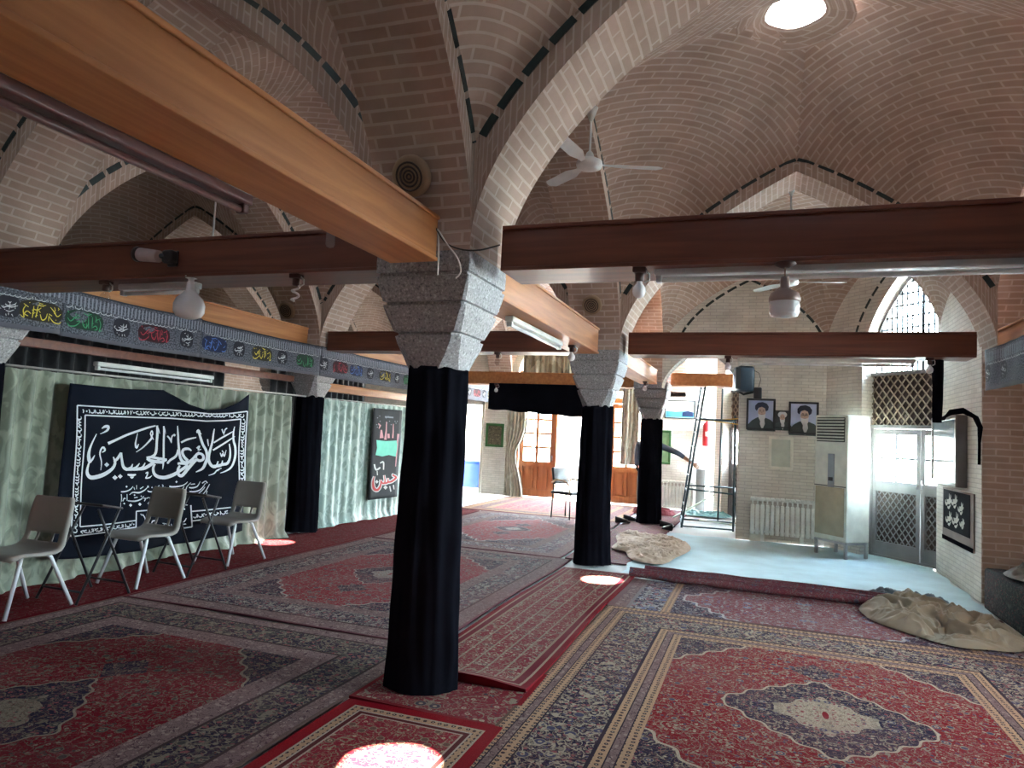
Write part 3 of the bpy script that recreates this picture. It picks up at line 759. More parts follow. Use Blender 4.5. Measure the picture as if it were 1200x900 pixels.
# bulbs
BULBW = plain('bulb_opal', (.78, .76, .76), .25); SOCK = plain('brown_socket', rgb((70, 42, 36)), .5); CLEARB = glass('bulb_glass', (.93, .93, .93, 1), .05)
COPPER = plain('lamp_cap', rgb((150, 126, 118)), .45)
def bulb(p, z0, kind, label, hook=True):
    """p = x,y under the beam; z0 = height of the socket"""
    t = thing('light_bulb', label, 'light bulb', (p[0], p[1], z0), group='lamps hanging under the beams')
    if kind == 'bell': t.scale = (.62, .62, .62)
    if kind == 'bell':
        s = MB(); s.lathe([(0, .012), (.075, .012), (.085, 0), (.05, -.02), (.03, -.03), (0, -.03)], n=16); s.build('ceiling_rose', [SOCK], t)
        n = MB(); n.lathe([(.006, -.02), (.006, -.10), (.03, -.105), (.034, -.13), (.034, -.19), (.05, -.205), (.105, -.235), (.118, -.27), (.118, -.30), (.11, -.305), (0, -.305)], n=24); n.build('lamp_cap', [COPPER], t)
        b = MB(); b.lathe([(.108, -.30), (.112, -.33), (.112, -.385), (.10, -.415), (.07, -.422), (0, -.424)], n=24); b.build('diffuser', [BULBW], t)
    elif kind == 'big':
        s = MB(); s.lathe([(0, .01), (.05, .01), (.055, -.004), (.02, -.015), (.02, -.04), (0, -.04)], n=14); s.build('ceiling_rose', [BULBW], t)
        b = MB(); b.lathe([(.02, -.03), (.027, -.04), (.03, -.09), (.045, -.11), (.085, -.15), (.1, -.19), (.098, -.24), (.08, -.27), (.04, -.285), (0, -.288)], n=24); b.build('bulb', [BULBW], t)
    else:
        s = MB(); s.rbox((0, 0, -.018), (.07, .07, .036), .008); s.lathe([(.02, -.03), (.024, -.04), (.024, -.075), (.018, -.08), (0, -.08)], n=12); s.build('socket', [SOCK], t)
        if kind == 'tubular':
            b = MB(); b.lathe([(.016, -.075), (.018, -.09), (.026, -.105), (.027, -.21), (.020, -.225), (0, -.23)], n=16); b.build('bulb', [plain('bulb_smoky', rgb((150, 132, 126)), .15)], t)
        elif kind == 'cfl':
            b = MB(); pts = [Vector((.022*cos(a*.5), .022*sin(a*.5), -.08-.0045*a)) for a in range(0, 24)]; b.tube(pts, .008, 6); b.build('bulb', [BULBW], t)
        else:
            b = MB(); b.lathe([(.014, -.078), (.016, -.09), (.034, -.115), (.036, -.135), (.028, -.158), (.012, -.168), (0, -.169)], n=16); b.build('bulb', [BULBW if kind == 'opal' else CLEARB], t)
    if hook and kind not in ('bell', 'big'):
        w_ = MB(); w_.tube([(.03, 0, -.02), (.05, .01, -.04), (.05, .012, -.07), (.028, .004, -.085)], .005, 6); w_.build('wire', [WHITEP], t)
bulb((.10, 3.62), 2.385, 'bell', 'bell shaped lamp with copper cap hanging in front of the far tile arch')
bulb((-3.65, 3.68), 2.44, 'big', 'large white opal bulb hanging over the left calligraphy frieze')
bulb((-4.42, 3.68), 2.44, 'clear', 'small clear bulb at the left end of the upper left beam')
bulb((-2.80, 3.68), 2.44, 'cfl', 'small spiral bulb left of the nearest capital, under the upper left beam')
bulb((-2.37, 3.40), 2.74, 'tubular', 'long tubular bulb hanging at the side of the thick orange beam')
bulb((-.62, 3.68), 2.41, 'opal', 'bulb beside the left end of the upper right beam')
bulb((1.5, 3.665), 2.41, 'opal', 'bulb under the upper right beam above the right pier')
bulb((-1.80, 4.55), 2.41, 'clear', 'bulb next to the lit side of the nearest capital')
bulb((-1.80, 6.8), 2.41, 'opal', 'bulb at the far end of the white tube lamp near the second capital')
bulb((-4.75, Y2-.24), 2.41, 'opal', 'bulb hanging in front of the black panel')
bulb((-3.1, Y1-.1), 2.49, 'clear', 'bulb under the beam behind the nearest capital')
bulb((-.35, Y1-.1), 2.47, 'opal', 'bulb under the middle beam over the scaffold')
bulb((1.62, Y1-.1), 2.47, 'opal', 'bulb at the right end of the middle beam near the big window')
bulb((-1.80, 11.6), 2.45, 'opal', 'bulb at the beam end beyond the second capital')
bulb((-4.9, 6.0), 2.66, 'opal', 'bulb hanging before the orange beam over the frieze', False) if False else None
# fans
FANW = plain('fan_white', rgb((214, 216, 214)), .35)
def fan(p, ztop, zhub, L, a0, label):
    t = thing('ceiling_fan', label, 'ceiling fan', (p[0], p[1], zhub), group='ceiling fans')
    m = MB(); m.tube([(0, 0, .06), (0, 0, ztop-zhub)], .010, 10); m.lathe([(.012, ztop-zhub-.13), (.055, ztop-zhub-.02), (.06, ztop-zhub), (0, ztop-zhub)], n=16); m.lathe([(.05, .05), (.03, .11), (.012, .13)], n=16); m.build('rod', [FANW], t)
    m = MB(); m.lathe([(0, .06), (.07, .055), (.115, .03), (.12, 0), (.11, -.025), (.06, -.045), (0, -.05)], n=24); m.build('motor', [FANW], t)
    for k in range(3):
        a = a0+2*pi*k/3; d = Vector((cos(a), sin(a), 0)); s = Vector((-sin(a), cos(a), 0)); b = MB(); top = []; bot = []
        for i in range(13):
            f = i/12; x = .10+(L-.10)*f; w_ = (.026 if f < .12 else .026+(.062-.026)*min(1, (f-.12)/.2))*(1 if f < .9 else sqrt(max(.02, 1-((f-.9)/.1)**2)))
            tl = .22*(1-.4*f)
            top.append([d*x+s*(w_*q)+Vector((0, 0, .004+w_*q*tl+.008*(1-q*q))) for q in (-1, -.5, 0, .5, 1)])
            bot.append([d*x+s*(w_*q)+Vector((0, 0, -.001+w_*q*tl+.006*(1-q*q))) for q in (-1, -.5, 0, .5, 1)])
        b.grid(top); b.grid(bot, flip=True)
        b.build('blade', [FANW], t)
fan((-1.50, 6.0), 4.46, 3.93, .66, .35, 'white ceiling fan hanging from the arch beside the big brick vault')
fan((.33, 9.95), 4.99, 3.68, .72, .15, 'white ceiling fan behind the bell shaped lamp')
fan((-5.70, 6.0), 4.40, 3.33, .5, 1.0, 'ceiling fan on a thin rod in the left arch, above the upper left beam')
# round ceiling loudspeakers on the piers
SPK = plain('speaker_beige', rgb((150, 124, 98)), .6); SPD = plain('speaker_groove', rgb((52, 40, 34)), .7)
def rspk(c, r, label):
    t = thing('round_speaker', label, 'speaker', c, group='round speakers on the piers')
    m = MB(); m.lathe([(r, 0), (r, .02), (r*.93, .04), (r*.8, .045), (0, .045)], n=32, axis=(0, -1, 0)); m.build('speaker_body', [SPK], t)
    for k, f in enumerate((.66, .46, .28, .12)):
        m = MB(); n = 32; rows = [[Vector((r*(f+w_)*cos(2*pi*i/n), -h, r*(f+w_)*sin(2*pi*i/n))) for i in range(n)] for w_, h in ((-.05, .044), (-.04, .049), (.04, .049), (.05, .044))]
        m.grid(rows, closed=True, flip=True); m.build('speaker_ring', [SPD], t)
    t.rotation_euler = (.46, 0, 0)
rspk((-1.86, 3.40, 2.90), .115, 'round beige speaker on the pier above the nearest capital')
rspk((-1.84, 7.775, 3.00), .115, 'round beige speaker on the pier above the second capital')
rspk((-6.02, 7.775, 2.99), .12, 'round beige speaker above the curtain column, behind the spiral bulb')
# security camera on the left beam
t = thing('security_camera', 'small white security camera on the front of the upper left beam', 'security camera', (-3.88, Y0-.17, 2.56))
m = MB(); m.rbox((.10, .0, 0), (.09, .02, .11), .01); m.tube([(.10, -.01, 0), (.10, -.07, -.0), (.06, -.10, 0)], .018); m.rbox((.12, -.05, 0), (.09, .07, .09), .02); m.build('bracket', [BLACKP], t)
m = MB(); m.tube([(-.09, -.10, .012), (.08, -.10, -.008)], [.046, .040], 18); m.build('camera_body', [plain('camera_white', rgb((196, 178, 172)), .4)], t)
m = MB(); m.tube([(-.085, -.10, .0118), (-.115, -.10, .0155)], [.05, .052], 18); m.build('lens', [BLACKP], t)
# boxy loudspeaker at the end of the short beam
t = thing('loudspeaker', 'blue-black loudspeaker with bracket at the end of the short beam above the portraits', 'loudspeaker', (-.20, 11.50, 2.50))
m = MB(); m.rbox((-.05, 0, 0), (.26, .30, .40), .05, Matrix.Rotation(.35, 3, 'Z')); m.build('speaker_box', [plain('speaker_blue', rgb((34, 52, 66)), .45)], t)
m = MB(); m.rbox((-.07, -.155, 0), (.20, .012, .33), .03, Matrix.Rotation(.35, 3, 'Z')); m.build('speaker_grille', [BLACKP], t)
m = MB(); m.rbox((.16, -.04, -.22), (.12, .12, .18), .02); m.tube([(.02, 0, -.12), (.08, -.03, -.18), (.14, -.04, -.2)], .015); m.tube([(-.12, 0, -.2), (-.05, -.04, -.24), (.1, -.02, -.2)], .018); m.build('bracket', [BLACKP], t)
m = MB(); m.tube([(.08, 0, .15), (.17, -.02, .1), (.2, -.04, 0), (.17, -.05, -.12)], .005, 6); m.build('wire', [BLACKP], t)

WIRE = plain('wire_dark', (.03, .025, .02), .6)
W3 = lambda *a: [tuple(un(x, y, Y=q)) for x, y, q in a]
for k, (pts, lab) in enumerate(((W3((510, 266, 3.40), (522, 284, 3.42), (540, 292, 3.44), (562, 293, 3.46), (586, 287, 3.50)), 'dark cable sagging across the pier above the nearest capital'),
        (W3((513, 268, 3.40), (514, 290, 3.44), (513, 322, 3.46)), 'pale wire hanging straight down in front of the nearest capital'),
        (W3((514, 270, 3.40), (524, 286, 3.42), (536, 302, 3.44), (540, 318, 3.46), (534, 326, 3.46)), 'pale wire curling down beside the end of the thick orange beam'))):
    mb = MB(); sp = []
    for i in range(len(pts)-1):
        a0, a1, a2, a3 = pts[max(i-1, 0)], pts[i], pts[i+1], pts[min(i+2, len(pts)-1)]
        for j in range(6):
            q = j/6; sp.append(tuple(.5*(2*a1[m]+(a2[m]-a0[m])*q+(2*a0[m]-5*a1[m]+4*a2[m]-a3[m])*q*q+(3*a1[m]-a0[m]-3*a2[m]+a3[m])*q**3) for m in range(3)))
    mb.tube(sp+[pts[-1]], .0045, 6); mb.build('wire', [WIRE if k == 0 else WHITEP], None, lab, 'wire')
# ------------------------------------------------------------------ rugs
def rug_mat(name, a, b, bands, ground, accent, med=None, corner=None, cream=(.42, .33, .24), dense=1.0, stripes=None, wear=.25):
    """knotted rug, pattern in metres from its centre. bands: [(distance from edge, kind)], kind 'plain:r,g,b' | 'guard' | 'main'"""
    m, t, bs = nt(name); L = t.links.new
    def M_(op, x, y=None, z=None):
        n = N(t, 'Math', operation=op)
        for i, v in enumerate((x, y, z)):
            if v is None: continue
            if hasattr(v, 'links'): L(v, n.inputs[i])
            else: n.inputs[i].default_value = v
        return n.outputs[0]
    def mixc(f, c1, c2):
        n = N(t, 'MixRGB'); 
        for i, v in zip(('Fac', 'Color1', 'Color2'), (f, c1, c2)):
            if hasattr(v, 'links'): L(v, n.inputs[i])
            else: n.inputs[i].default_value = v if i == 'Fac' else tuple(v[:3])+(1,)
        return n.outputs['Color']
    uv = N(t, 'UVMap').outputs['UV']
    wn = N(t, 'TexNoise'); setin(wn, Scale=5., Detail=2.); L(uv, wn.inputs['Vector'])
    sp = N(t, 'SeparateXYZ'); L(uv, sp.inputs[0]); u, v = sp.outputs[0], sp.outputs[1]
    au, av = M_('ABSOLUTE', u), M_('ABSOLUTE', v)
    e = M_('MINIMUM', M_('SUBTRACT', a, au), M_('SUBTRACT', b, av))
    cb = N(t, 'CombineXYZ'); L(au, cb.inputs[0]); L(av, cb.inputs[1]); sym = cb.outputs[0]
    def ramp(src, stops, interp='CONSTANT'):
        r = N(t, 'ValToRGB'); r.color_ramp.interpolation = interp; el = r.color_ramp.elements
        el[0].position = stops[0][0]; el[0].color = (stops[0][1],)*3+(1,); el[1].position = stops[1][0]; el[1].color = (stops[1][1],)*3+(1,)
        for p, c in stops[2:]: x = el.new(p); x.color = (c,)*3+(1,)
        L(src, r.inputs['Fac']); return r.outputs['Color']
    def voro(scale, rnd=.8, off=0):
        n = N(t, 'TexVoronoi'); setin(n, Scale=float(scale), Randomness=float(rnd)); 
        if off:
            mp = N(t, 'Mapping'); mp.inputs['Location'].default_value = (off, off*.7, 0); L(sym, mp.inputs['Vector']); L(mp.outputs[0], n.inputs['Vector'])
        else: L(sym, n.inputs['Vector'])
        return n.outputs['Distance'], n.outputs['Color']
    def vine(scale, w, off=0):
        n = N(t, 'TexNoise'); setin(n, Scale=float(scale), Detail=1.5, Distortion=.8); 
        mp = N(t, 'Mapping'); mp.inputs['Location'].default_value = (off, off, 0); L(sym, mp.inputs['Vector']); L(mp.outputs[0], n.inputs['Vector'])
        return M_('LESS_THAN', M_('ABSOLUTE', M_('SUBTRACT', n.outputs['Fac'], .5)), w)
    dB, cB = voro(5.5*dense, .75); dS, cS = voro(17*dense, .9, 3.1); dT, cT = voro(30*dense, 1, 7.7)
    v1 = vine(9*dense, .020); v2 = vine(15*dense, .020, 5)
    pal = mixc(M_('GREATER_THAN', sep(t, cS, 0), .5), tuple(x*.9 for x in cream), accent)
    pal = mixc(M_('GREATER_THAN', sep(t, cS, 1), .55), pal, (.24, .07, .075))
    pal2 = mixc(M_('GREATER_THAN', sep(t, cT, 0), .6), tuple(x*.8+y*.2 for x, y in zip(accent, ground)), tuple(x*.7 for x in cream))
    def decorate(base, k=1.0):
        c = mixc(v2, base, tuple(x*.35+y*.4 for x, y in zip(cream, ground)))
        c = mixc(M_('LESS_THAN', dT, .20*k), c, pal2)
        c = mixc(M_('LESS_THAN', dS, .31*k), c, pal)
        c = mixc(M_('LESS_THAN', dS, .14), c, ground)
        c = mixc(v1, c, tuple(x*.6 for x in cream))
        ring = M_('LESS_THAN', dB, .25*k); c = mixc(ring, c, tuple(x*.6 for x in cream)); c = mixc(M_('LESS_THAN', dB, .21*k), c, accent)
        c = mixc(M_('LESS_THAN', dB, .12), c, tuple(x*.8 for x in cream)); return mixc(M_('LESS_THAN', dB, .05), c, ground)
    navy = (.022, .016, .036)
    field = decorate(ground)
    if corner:
        ca, cbb, ins = corner
        k_ = M_('ADD', M_('DIVIDE', M_('SUBTRACT', a-ins, au), ca), M_('DIVIDE', M_('SUBTRACT', b-ins, av), cbb))
        k_ = M_('ADD', k_, M_('MULTIPLY', M_('SINE', M_('MULTIPLY', M_('SUBTRACT', au, av), 22.)), .05))
        cc_ = decorate(navy)
        field = mixc(M_('LESS_THAN', k_, 1.05), field, cream); field = mixc(M_('LESS_THAN', k_, 1.0), field, cc_)
    if med:
        mu_, mv_ = med
        k_ = M_('ADD', M_('POWER', M_('DIVIDE', au, mu_), 1.15), M_('POWER', M_('DIVIDE', av, mv_), 1.15))
        k_ = M_('ADD', k_, M_('MULTIPLY', M_('SINE', M_('MULTIPLY', M_('SUBTRACT', au, av), 26.)), .04))
        field = mixc(M_('LESS_THAN', k_, 1.04), field, cream); field = mixc(M_('LESS_THAN', k_, 1.0), field, decorate(navy))
        field = mixc(M_('LESS_THAN', k_, .46), field, decorate(tuple(x*.9 for x in cream))); field = mixc(M_('LESS_THAN', k_, .035), field, ground)
        # pendants at the ends
        kp = M_('ADD', M_('DIVIDE', au, .16), M_('DIVIDE', M_('ABSOLUTE', M_('SUBTRACT', av, mv_+.22)), .17)); field = mixc(M_('LESS_THAN', kp, 1.), field, decorate(navy))
    if stripes:
        sw = M_('LESS_THAN', M_('ABSOLUTE', M_('SUBTRACT', M_('FRACT', M_('MULTIPLY', u, 1/stripes)), .5)), .06)
        field = mixc(sw, field, tuple(x*.6 for x in cream))
        dd = M_('LESS_THAN', dS, .22); field = mixc(dd, field, cream)
    main = decorate(navy, 1.35); main = mixc(vine(7*dense, .022, 2.2), main, tuple(x*.85 for x in cream))
    gq, gc = voro(26, .15, 1.3); guard = mixc(M_('LESS_THAN', gq, .30), (.42, .25, .15), (.05, .03, .035)); guard = mixc(M_('LESS_THAN', gq, .12), guard, cream)
    grey = mixc(M_('LESS_THAN', dS, .36), (.20, .125, .115), (.30, .21, .185)); grey = mixc(v2, grey, (.08, .04, .05))
    out = field
    for lim, kind in reversed(bands):
        if kind.startswith('plain:'): c = tuple(float(x) for x in kind[6:].split(','))
        else: c = {'guard': guard, 'main': main, 'grey': grey}[kind]
        out = mixc(M_('LESS_THAN', e, lim), out, c)
    # worn, sun-bleached patches and pile
    nz = N(t, 'TexNoise'); setin(nz, Scale=1.1, Detail=5., Roughness=.6); L(uv, nz.inputs['Vector'])
    wf = ramp(nz.outputs['Fac'], [(.45, 0.), (.75, wear)], 'LINEAR'); out = mixc(wf, out, (.27, .13, .125))
    pn = N(t, 'TexNoise'); setin(pn, Scale=160., Detail=2.); L(uv, pn.inputs['Vector'])
    pm = ramp(pn.outputs['Fac'], [(.3, .6), (.7, 1.02)], 'LINEAR')
    mu = N(t, 'MixRGB', blend_type='MULTIPLY'); mu.inputs['Fac'].default_value = 1; L(out, mu.inputs['Color1']); L(pm, mu.inputs['Color2'])
    L(mu.outputs['Color'], bs.inputs['Base Color']); bs.inputs['Roughness'].default_value = .9; bs.inputs['Specular IOR Level'].default_value = .03
    bs.inputs['Sheen Weight'].default_value = 0; bs.inputs['Sheen Roughness'].default_value = .45; bs.inputs['Sheen Tint'].default_value = (.85, .85, 1, 1)
    bp = N(t, 'Bump'); setin(bp, Strength=.4, Distance=.004); L(pn.outputs['Fac'], bp.inputs['Height']); L(bp.outputs['Normal'], bs.inputs['Normal'])
    return m
def sep(t, col, i):
    n = N(t, 'SeparateColor'); t.links.new(col, n.inputs[0]); return n.outputs[i]
def rug(label, x0, x1, y0, y1, z, mat, cat='rug', rot=0, wav=.004, lift=None, group='patterned rugs on the floor'):
    cx, cy = (x0+x1)/2, (y0+y1)/2; a, b = (x1-x0)/2, (y1-y0)/2; n, k = max(6, int(a*16)), max(6, int(b*16)); rnd = random.Random(label)
    ph = [rnd.uniform(0, 6) for _ in range(6)]; mb = MB(); rows = []; uvs = []
    for j in range(k+1):
        r_ = []; u_ = []
        for i in range(n+1):
            u, v = -a+2*a*i/n, -b+2*b*j/k
            h = wav*(.5+.25*sin(u*3.1+ph[0]+v*1.3)+.25*sin(v*4.3+ph[1]-u*2))
            du = .012*sin(v*2.1+ph[2]) if i in (0, n) else 0; dv = .012*sin(u*2.7+ph[3]) if j in (0, k) else 0
            if lift: h += lift(u, v)
            r_.append(Vector((u+du, v+dv, .010+h))); u_.append((u, v))
        rows.append(r_); uvs.append(u_)
    mb.grid(rows, uvs)
    edge = rows[0]+[r[-1] for r in rows[1:]]+rows[-1][::-1][1:]+[r[0] for r in rows[::-1][1:-1]]
    mb.grid([[Vector((p.x, p.y, 0)) for p in edge], edge], [[(a-.01, b-.01)]*len(edge)]*2, closed=True, smooth=False)
    return mb.build('rug', [mat], None, label, cat, group, loc=(cx, cy, z))
PERS = [(.018, 'plain:.12,.07,.05'), (.078, 'guard'), (.085, 'plain:.03,.02,.03'), (.125, 'grey'), (.132, 'plain:.03,.02,.03'), (.192, 'guard'), (.20, 'plain:.03,.02,.03'), (.52, 'main'), (.54, 'plain:.03,.02,.03'), (.595, 'guard'), (.602, 'plain:.03,.02,.03'), (.645, 'grey'), (.652, 'plain:.03,.02,.03'), (.712, 'guard')]
RED = (.20, .008, .014); RED2 = (.16, .014, .022); BLU = (.06, .055, .10)
rug('large red rug with a navy diamond medallion filling the right foreground', -1.235, 2.0, 2.5, 6.28, 0, rug_mat('rug_medallion', 1.6175, 1.89, PERS, RED, BLU, (.56, .56), (.52, .60, .68), dense=1.8))
rug('pale bluish and red rug lying before the rolled rug', -1.24, 2.1, 6.30, 7.62, 0, rug_mat('rug_pale', 1.625, 1.4, [(.02, 'plain:.16,.09,.09'), (.12, 'grey'), (.15, 'plain:.2,.16,.16'), (.42, 'main'), (.5, 'guard')], (.19, .05, .06), (.12, .13, .22), None, (.7, .9, .5), (.42, .38, .36), 1.2, wear=.5))
rug('narrow red runner with small dots between the first two columns', -2.03, -1.235, 3.93, 7.72, .014, rug_mat('rug_runner', .3975, 1.9, [(.04, 'plain:.17,.008,.014'), (.055, 'plain:.32,.22,.16'), (.10, 'plain:.13,.012,.02'), (.11, 'plain:.28,.18,.12')], (.18, .012, .022), (.12, .04, .05), dense=1.7, stripes=.115), lift=lambda u, v: .05*max(0, (-1.9+.32-v)/.32)**2*max(0, 1-abs(u-.05)/.42))
rug('small red rug with a sunlit patch in front of the nearest column', -2.05, -1.17, 1.2, 3.42, .006, rug_mat('rug_prayer', .44, 1.11, [(.07, 'plain:.24,.006,.012'), (.082, 'plain:.4,.3,.22'), (.12, 'guard'), (.13, 'plain:.42,.32,.26'), (.155, 'plain:.1,.02,.02'), (.165, 'plain:.42,.3,.24')], (.26, .022, .035), (.16, .08, .06), None, None, (.5, .36, .24), 1.8, wear=.1))
rug('dark red floral rug strip showing beside the foot of the nearest column', -2.1, -1.20, 3.44, 4.3, .002, rug_mat('rug_floral', .45, .43, [(.03, 'plain:.2,.01,.015')], (.2, .02, .03), (.05, .05, .07), dense=1.2))
DPERS = [(.02, 'plain:.13,.08,.07'), (.13, 'grey'), (.15, 'plain:.05,.03,.03'), (.42, 'main'), (.44, 'plain:.05,.03,.03'), (.60, 'grey')]
rug('large dark red rug at the lower left, before the chairs', -4.86, -2.08, .5, 4.44, 0, rug_mat('rug_left', 1.39, 1.97, DPERS, (.15, .008, .015), (.06, .055, .05), (.42, .55), (.45, .5, .6), (.24, .19, .14), dense=1.7))
rug('worn red rug with a cream medallion beside the curtain column, second on the left', -4.86, -2.09, 4.48, 8.30, 0, rug_mat('rug_left_second', 1.385, 1.91, [(.02, 'plain:.13,.04,.05'), (.18, 'grey'), (.2, 'plain:.06,.03,.03'), (.46, 'main'), (.60, 'grey')], (.24, .02, .03), (.10, .06, .08), (.4, .5), (.5, .55, .6), (.34, .29, .25), wear=.4, dense=1.7))
rug('pinkish rug with an oval centre behind the nearest column', -4.85, -2.25, 8.34, 12.35, 0, rug_mat('rug_left_third', 1.3, 2.0, [(.02, 'plain:.1,.03,.04'), (.2, 'grey'), (.45, 'main'), (.58, 'grey')], (.30, .045, .055), (.16, .08, .11), (.3, .3), (.7, .8, .58), (.44, .38, .36), wear=.4, dense=1.7))
rug('faded pink rug by the garden doors at the back', -5.4, -2.3, 12.4, 15.5, 0, rug_mat('rug_left_fourth', 1.55, 1.55, [(.03, 'plain:.2,.05,.07'), (.2, 'guard'), (.4, 'grey'), (.5, 'guard')], (.36, .08, .10), (.24, .14, .17), dense=1.2, stripes=.3, wear=.7))
rug('pinkish rug end under the third column beside the debris', -2.2, -1.35, 8.4, 15.4, -.004, rug_mat('rug_aisle', .425, 3.5, [(.03, 'plain:.2,.08,.1'), (.12, 'grey')], (.22, .1, .12), (.16, .15, .2), dense=1.3, wear=.7))
rug('plain dark red carpet under the chairs along the curtain', -5.85, -4.875, -.2, 12.3, -.002, rug_mat('carpet_red', .525, 6.25, [(.04, 'plain:.1,.004,.008'), (.05, 'plain:.2,.12,.1'), (.1, 'plain:.11,.005,.01')], (.13, .007, .012), (.16, .02, .03), dense=1.5, cream=(.2, .08, .07), wear=.1))
# pale sheets over the bare floor in the right aisle
FELT = plain('dust_sheet', (.46, .60, .62), .9, var=.12, scale=2.5, bump=.4, bscale=18)  # cyan of the lens flare put into the sheet colour
mb = MB(); rows = []; rnd = random.Random(4)
for j in range(41):
    rows.append([Vector((-1.42+(3.55)*i/36+(.03*sin(j*.7) if i in (0, 36) else 0), 7.86+3.75*j/40+(.04*sin(i*.9) if j in (0, 40) else 0), .006+.004*sin(i*.8+j*.3)*sin(j*.5)+.003)) for i in range(37)])
mb.grid(rows); mb.build('floor_sheet', [FELT], None, 'pale dusty sheet covering the floor before the radiator and the big window', 'floor sheet')
# rolled rug
def roll(p, q, r, label, seed):
    p, q = Vector(p), Vector(q); d = (q-p); n = 60; rnd = random.Random(seed); u = d.normalized(); s = Vector((-u.y, u.x, 0)); mb = MB(); rows = []; uvs = []
    T_ = 64
    for i in range(n+1):
        f = i/n; c = p+d*f+s*(.018*sin(f*9+seed)+.01*sin(f*23)); rr = []; uu = []
        for k in range(T_+1):
            a = -.3+2*pi*2.4*k/T_; w = r*(.45+.55*k/T_)*(1+.05*sin(f*14+a+seed)+.03*sin(f*31+seed*2))
            x = w*cos(a); z = w*sin(a)*.82+r*.83
            if k == T_: x += .012; 
            rr.append(c+s*x+Vector((0, 0, max(.004, z)))); uu.append((a*w*.7-.2, (f-.5)*d.length))
        rows.append(rr); uvs.append(uu)
    mb.grid(rows, uvs); return mb.build('rolled_rug', [RROLL], None, label, 'rolled rug', 'rolled rugs at the edge of the bare floor')
RROLL = rug_mat('rug_rolled', 1.2, 2.0, [(.06, 'plain:.16,.05,.06')], (.17, .05, .065), (.10, .10, .15), cream=(.3, .22, .22), dense=1.6, wear=.4)
roll((-1.28, 7.66, .0), (1.25, 7.58, .0), .068, 'rolled patterned rug, front one of the two along the bare floor', 1)
roll((-1.16, 7.93, .0), (1.2, 7.86, .0), .064, 'rolled dark rug, rear one of the two along the bare floor', 2)
mb = MB(); mb.grid([[Vector((.0+.02*i+.02*sin(j), 7.95+.02*j, .02+.05*sin(pi*i/6)*sin(pi*j/6))) for i in range(7)] for j in range(7)]); mb.build('cloth_scrap', [BLACKC], None, 'small black cloth scrap behind the rear rolled rug', 'cloth')
# ------------------------------------------------------------------ crumpled sheets
def crumple(name, label, cat, mat, c, sx, sy, h, seed, rz=0, n=70, edge=.18, fold=1.0, base=.012, group=None, rn=.28):
    from mathutils import noise
    mb = MB(); rows = []
    off = Vector((seed*3.7, seed*1.9, seed*5.3))
    for j in range(n+1):
        r_ = []
        for i in range(n+1):
            u, v = 2*i/n-1, 2*j/n-1
            a = atan2(v, u); R_ = hypot(u, v); mxx = max(abs(u), abs(v)) or 1
            k = mxx/(R_ or 1); rad = mxx*(1+rn*noise.noise(Vector((cos(a)*1.3, sin(a)*1.3, 0))+off))
            x, y = (u/ (R_ or 1))*rad*sx/2, (v/(R_ or 1))*rad*sy/2
            p = Vector((x*2.6, y*2.6, 0))*fold+off
            wv = p+Vector((noise.noise(p*1.4), noise.noise(p*1.4+Vector((9, 9, 9))), 0))*.55
            rdg = (1-abs(noise.noise(wv*1.15))*2.2)*.5+(1-abs(noise.noise(wv*2.7))*2.2)*.32+(1-abs(noise.noise(wv*6.))*2)*.10
            env = min(1, (1-mxx)/edge)**.6 if mxx < 1 else 0
            z = base+h*max(0, rdg)*env*(.55+.45*noise.noise(p*.35+off))
            r_.append(Vector((x, y, max(base*.5, z))))
        rows.append(r_)
    mb.grid(rows); o = mb.build(name, [mat], None, label, cat, group, loc=c); o.rotation_euler = (0, 0, rz)
    return o
TARP = plain('canvas', rgb((138, 125, 104)), .85, var=.12, scale=4, sheen=.1)
crumple('canvas_sheet', 'crumpled beige canvas sheet heaped at the foot of the right pier', 'sheet', TARP, (1.50, 7.1, .0), 1.05, 1.5, .27, 3, .35, 140, .3, 1.05, .025, rn=.4)
crumple('cloth_bundle', 'grey-blue cloth bundle behind the beige canvas heap', 'cloth', plain('cloth_greyblue', rgb((110, 120, 126)), .9), (1.42, 8.10, 0), .8, .5, .2, 8, .2, 50, .3, 1.6)
crumple('paper_sheet', 'crumpled brown packing paper between the second and third column', 'packing paper', plain('packing_paper', rgb((176, 152, 128)), .8), (-1.42, 9.9, .02), 1.0, 2.5, .12, 14, .1, 90, .15, 2.1, rn=.42)
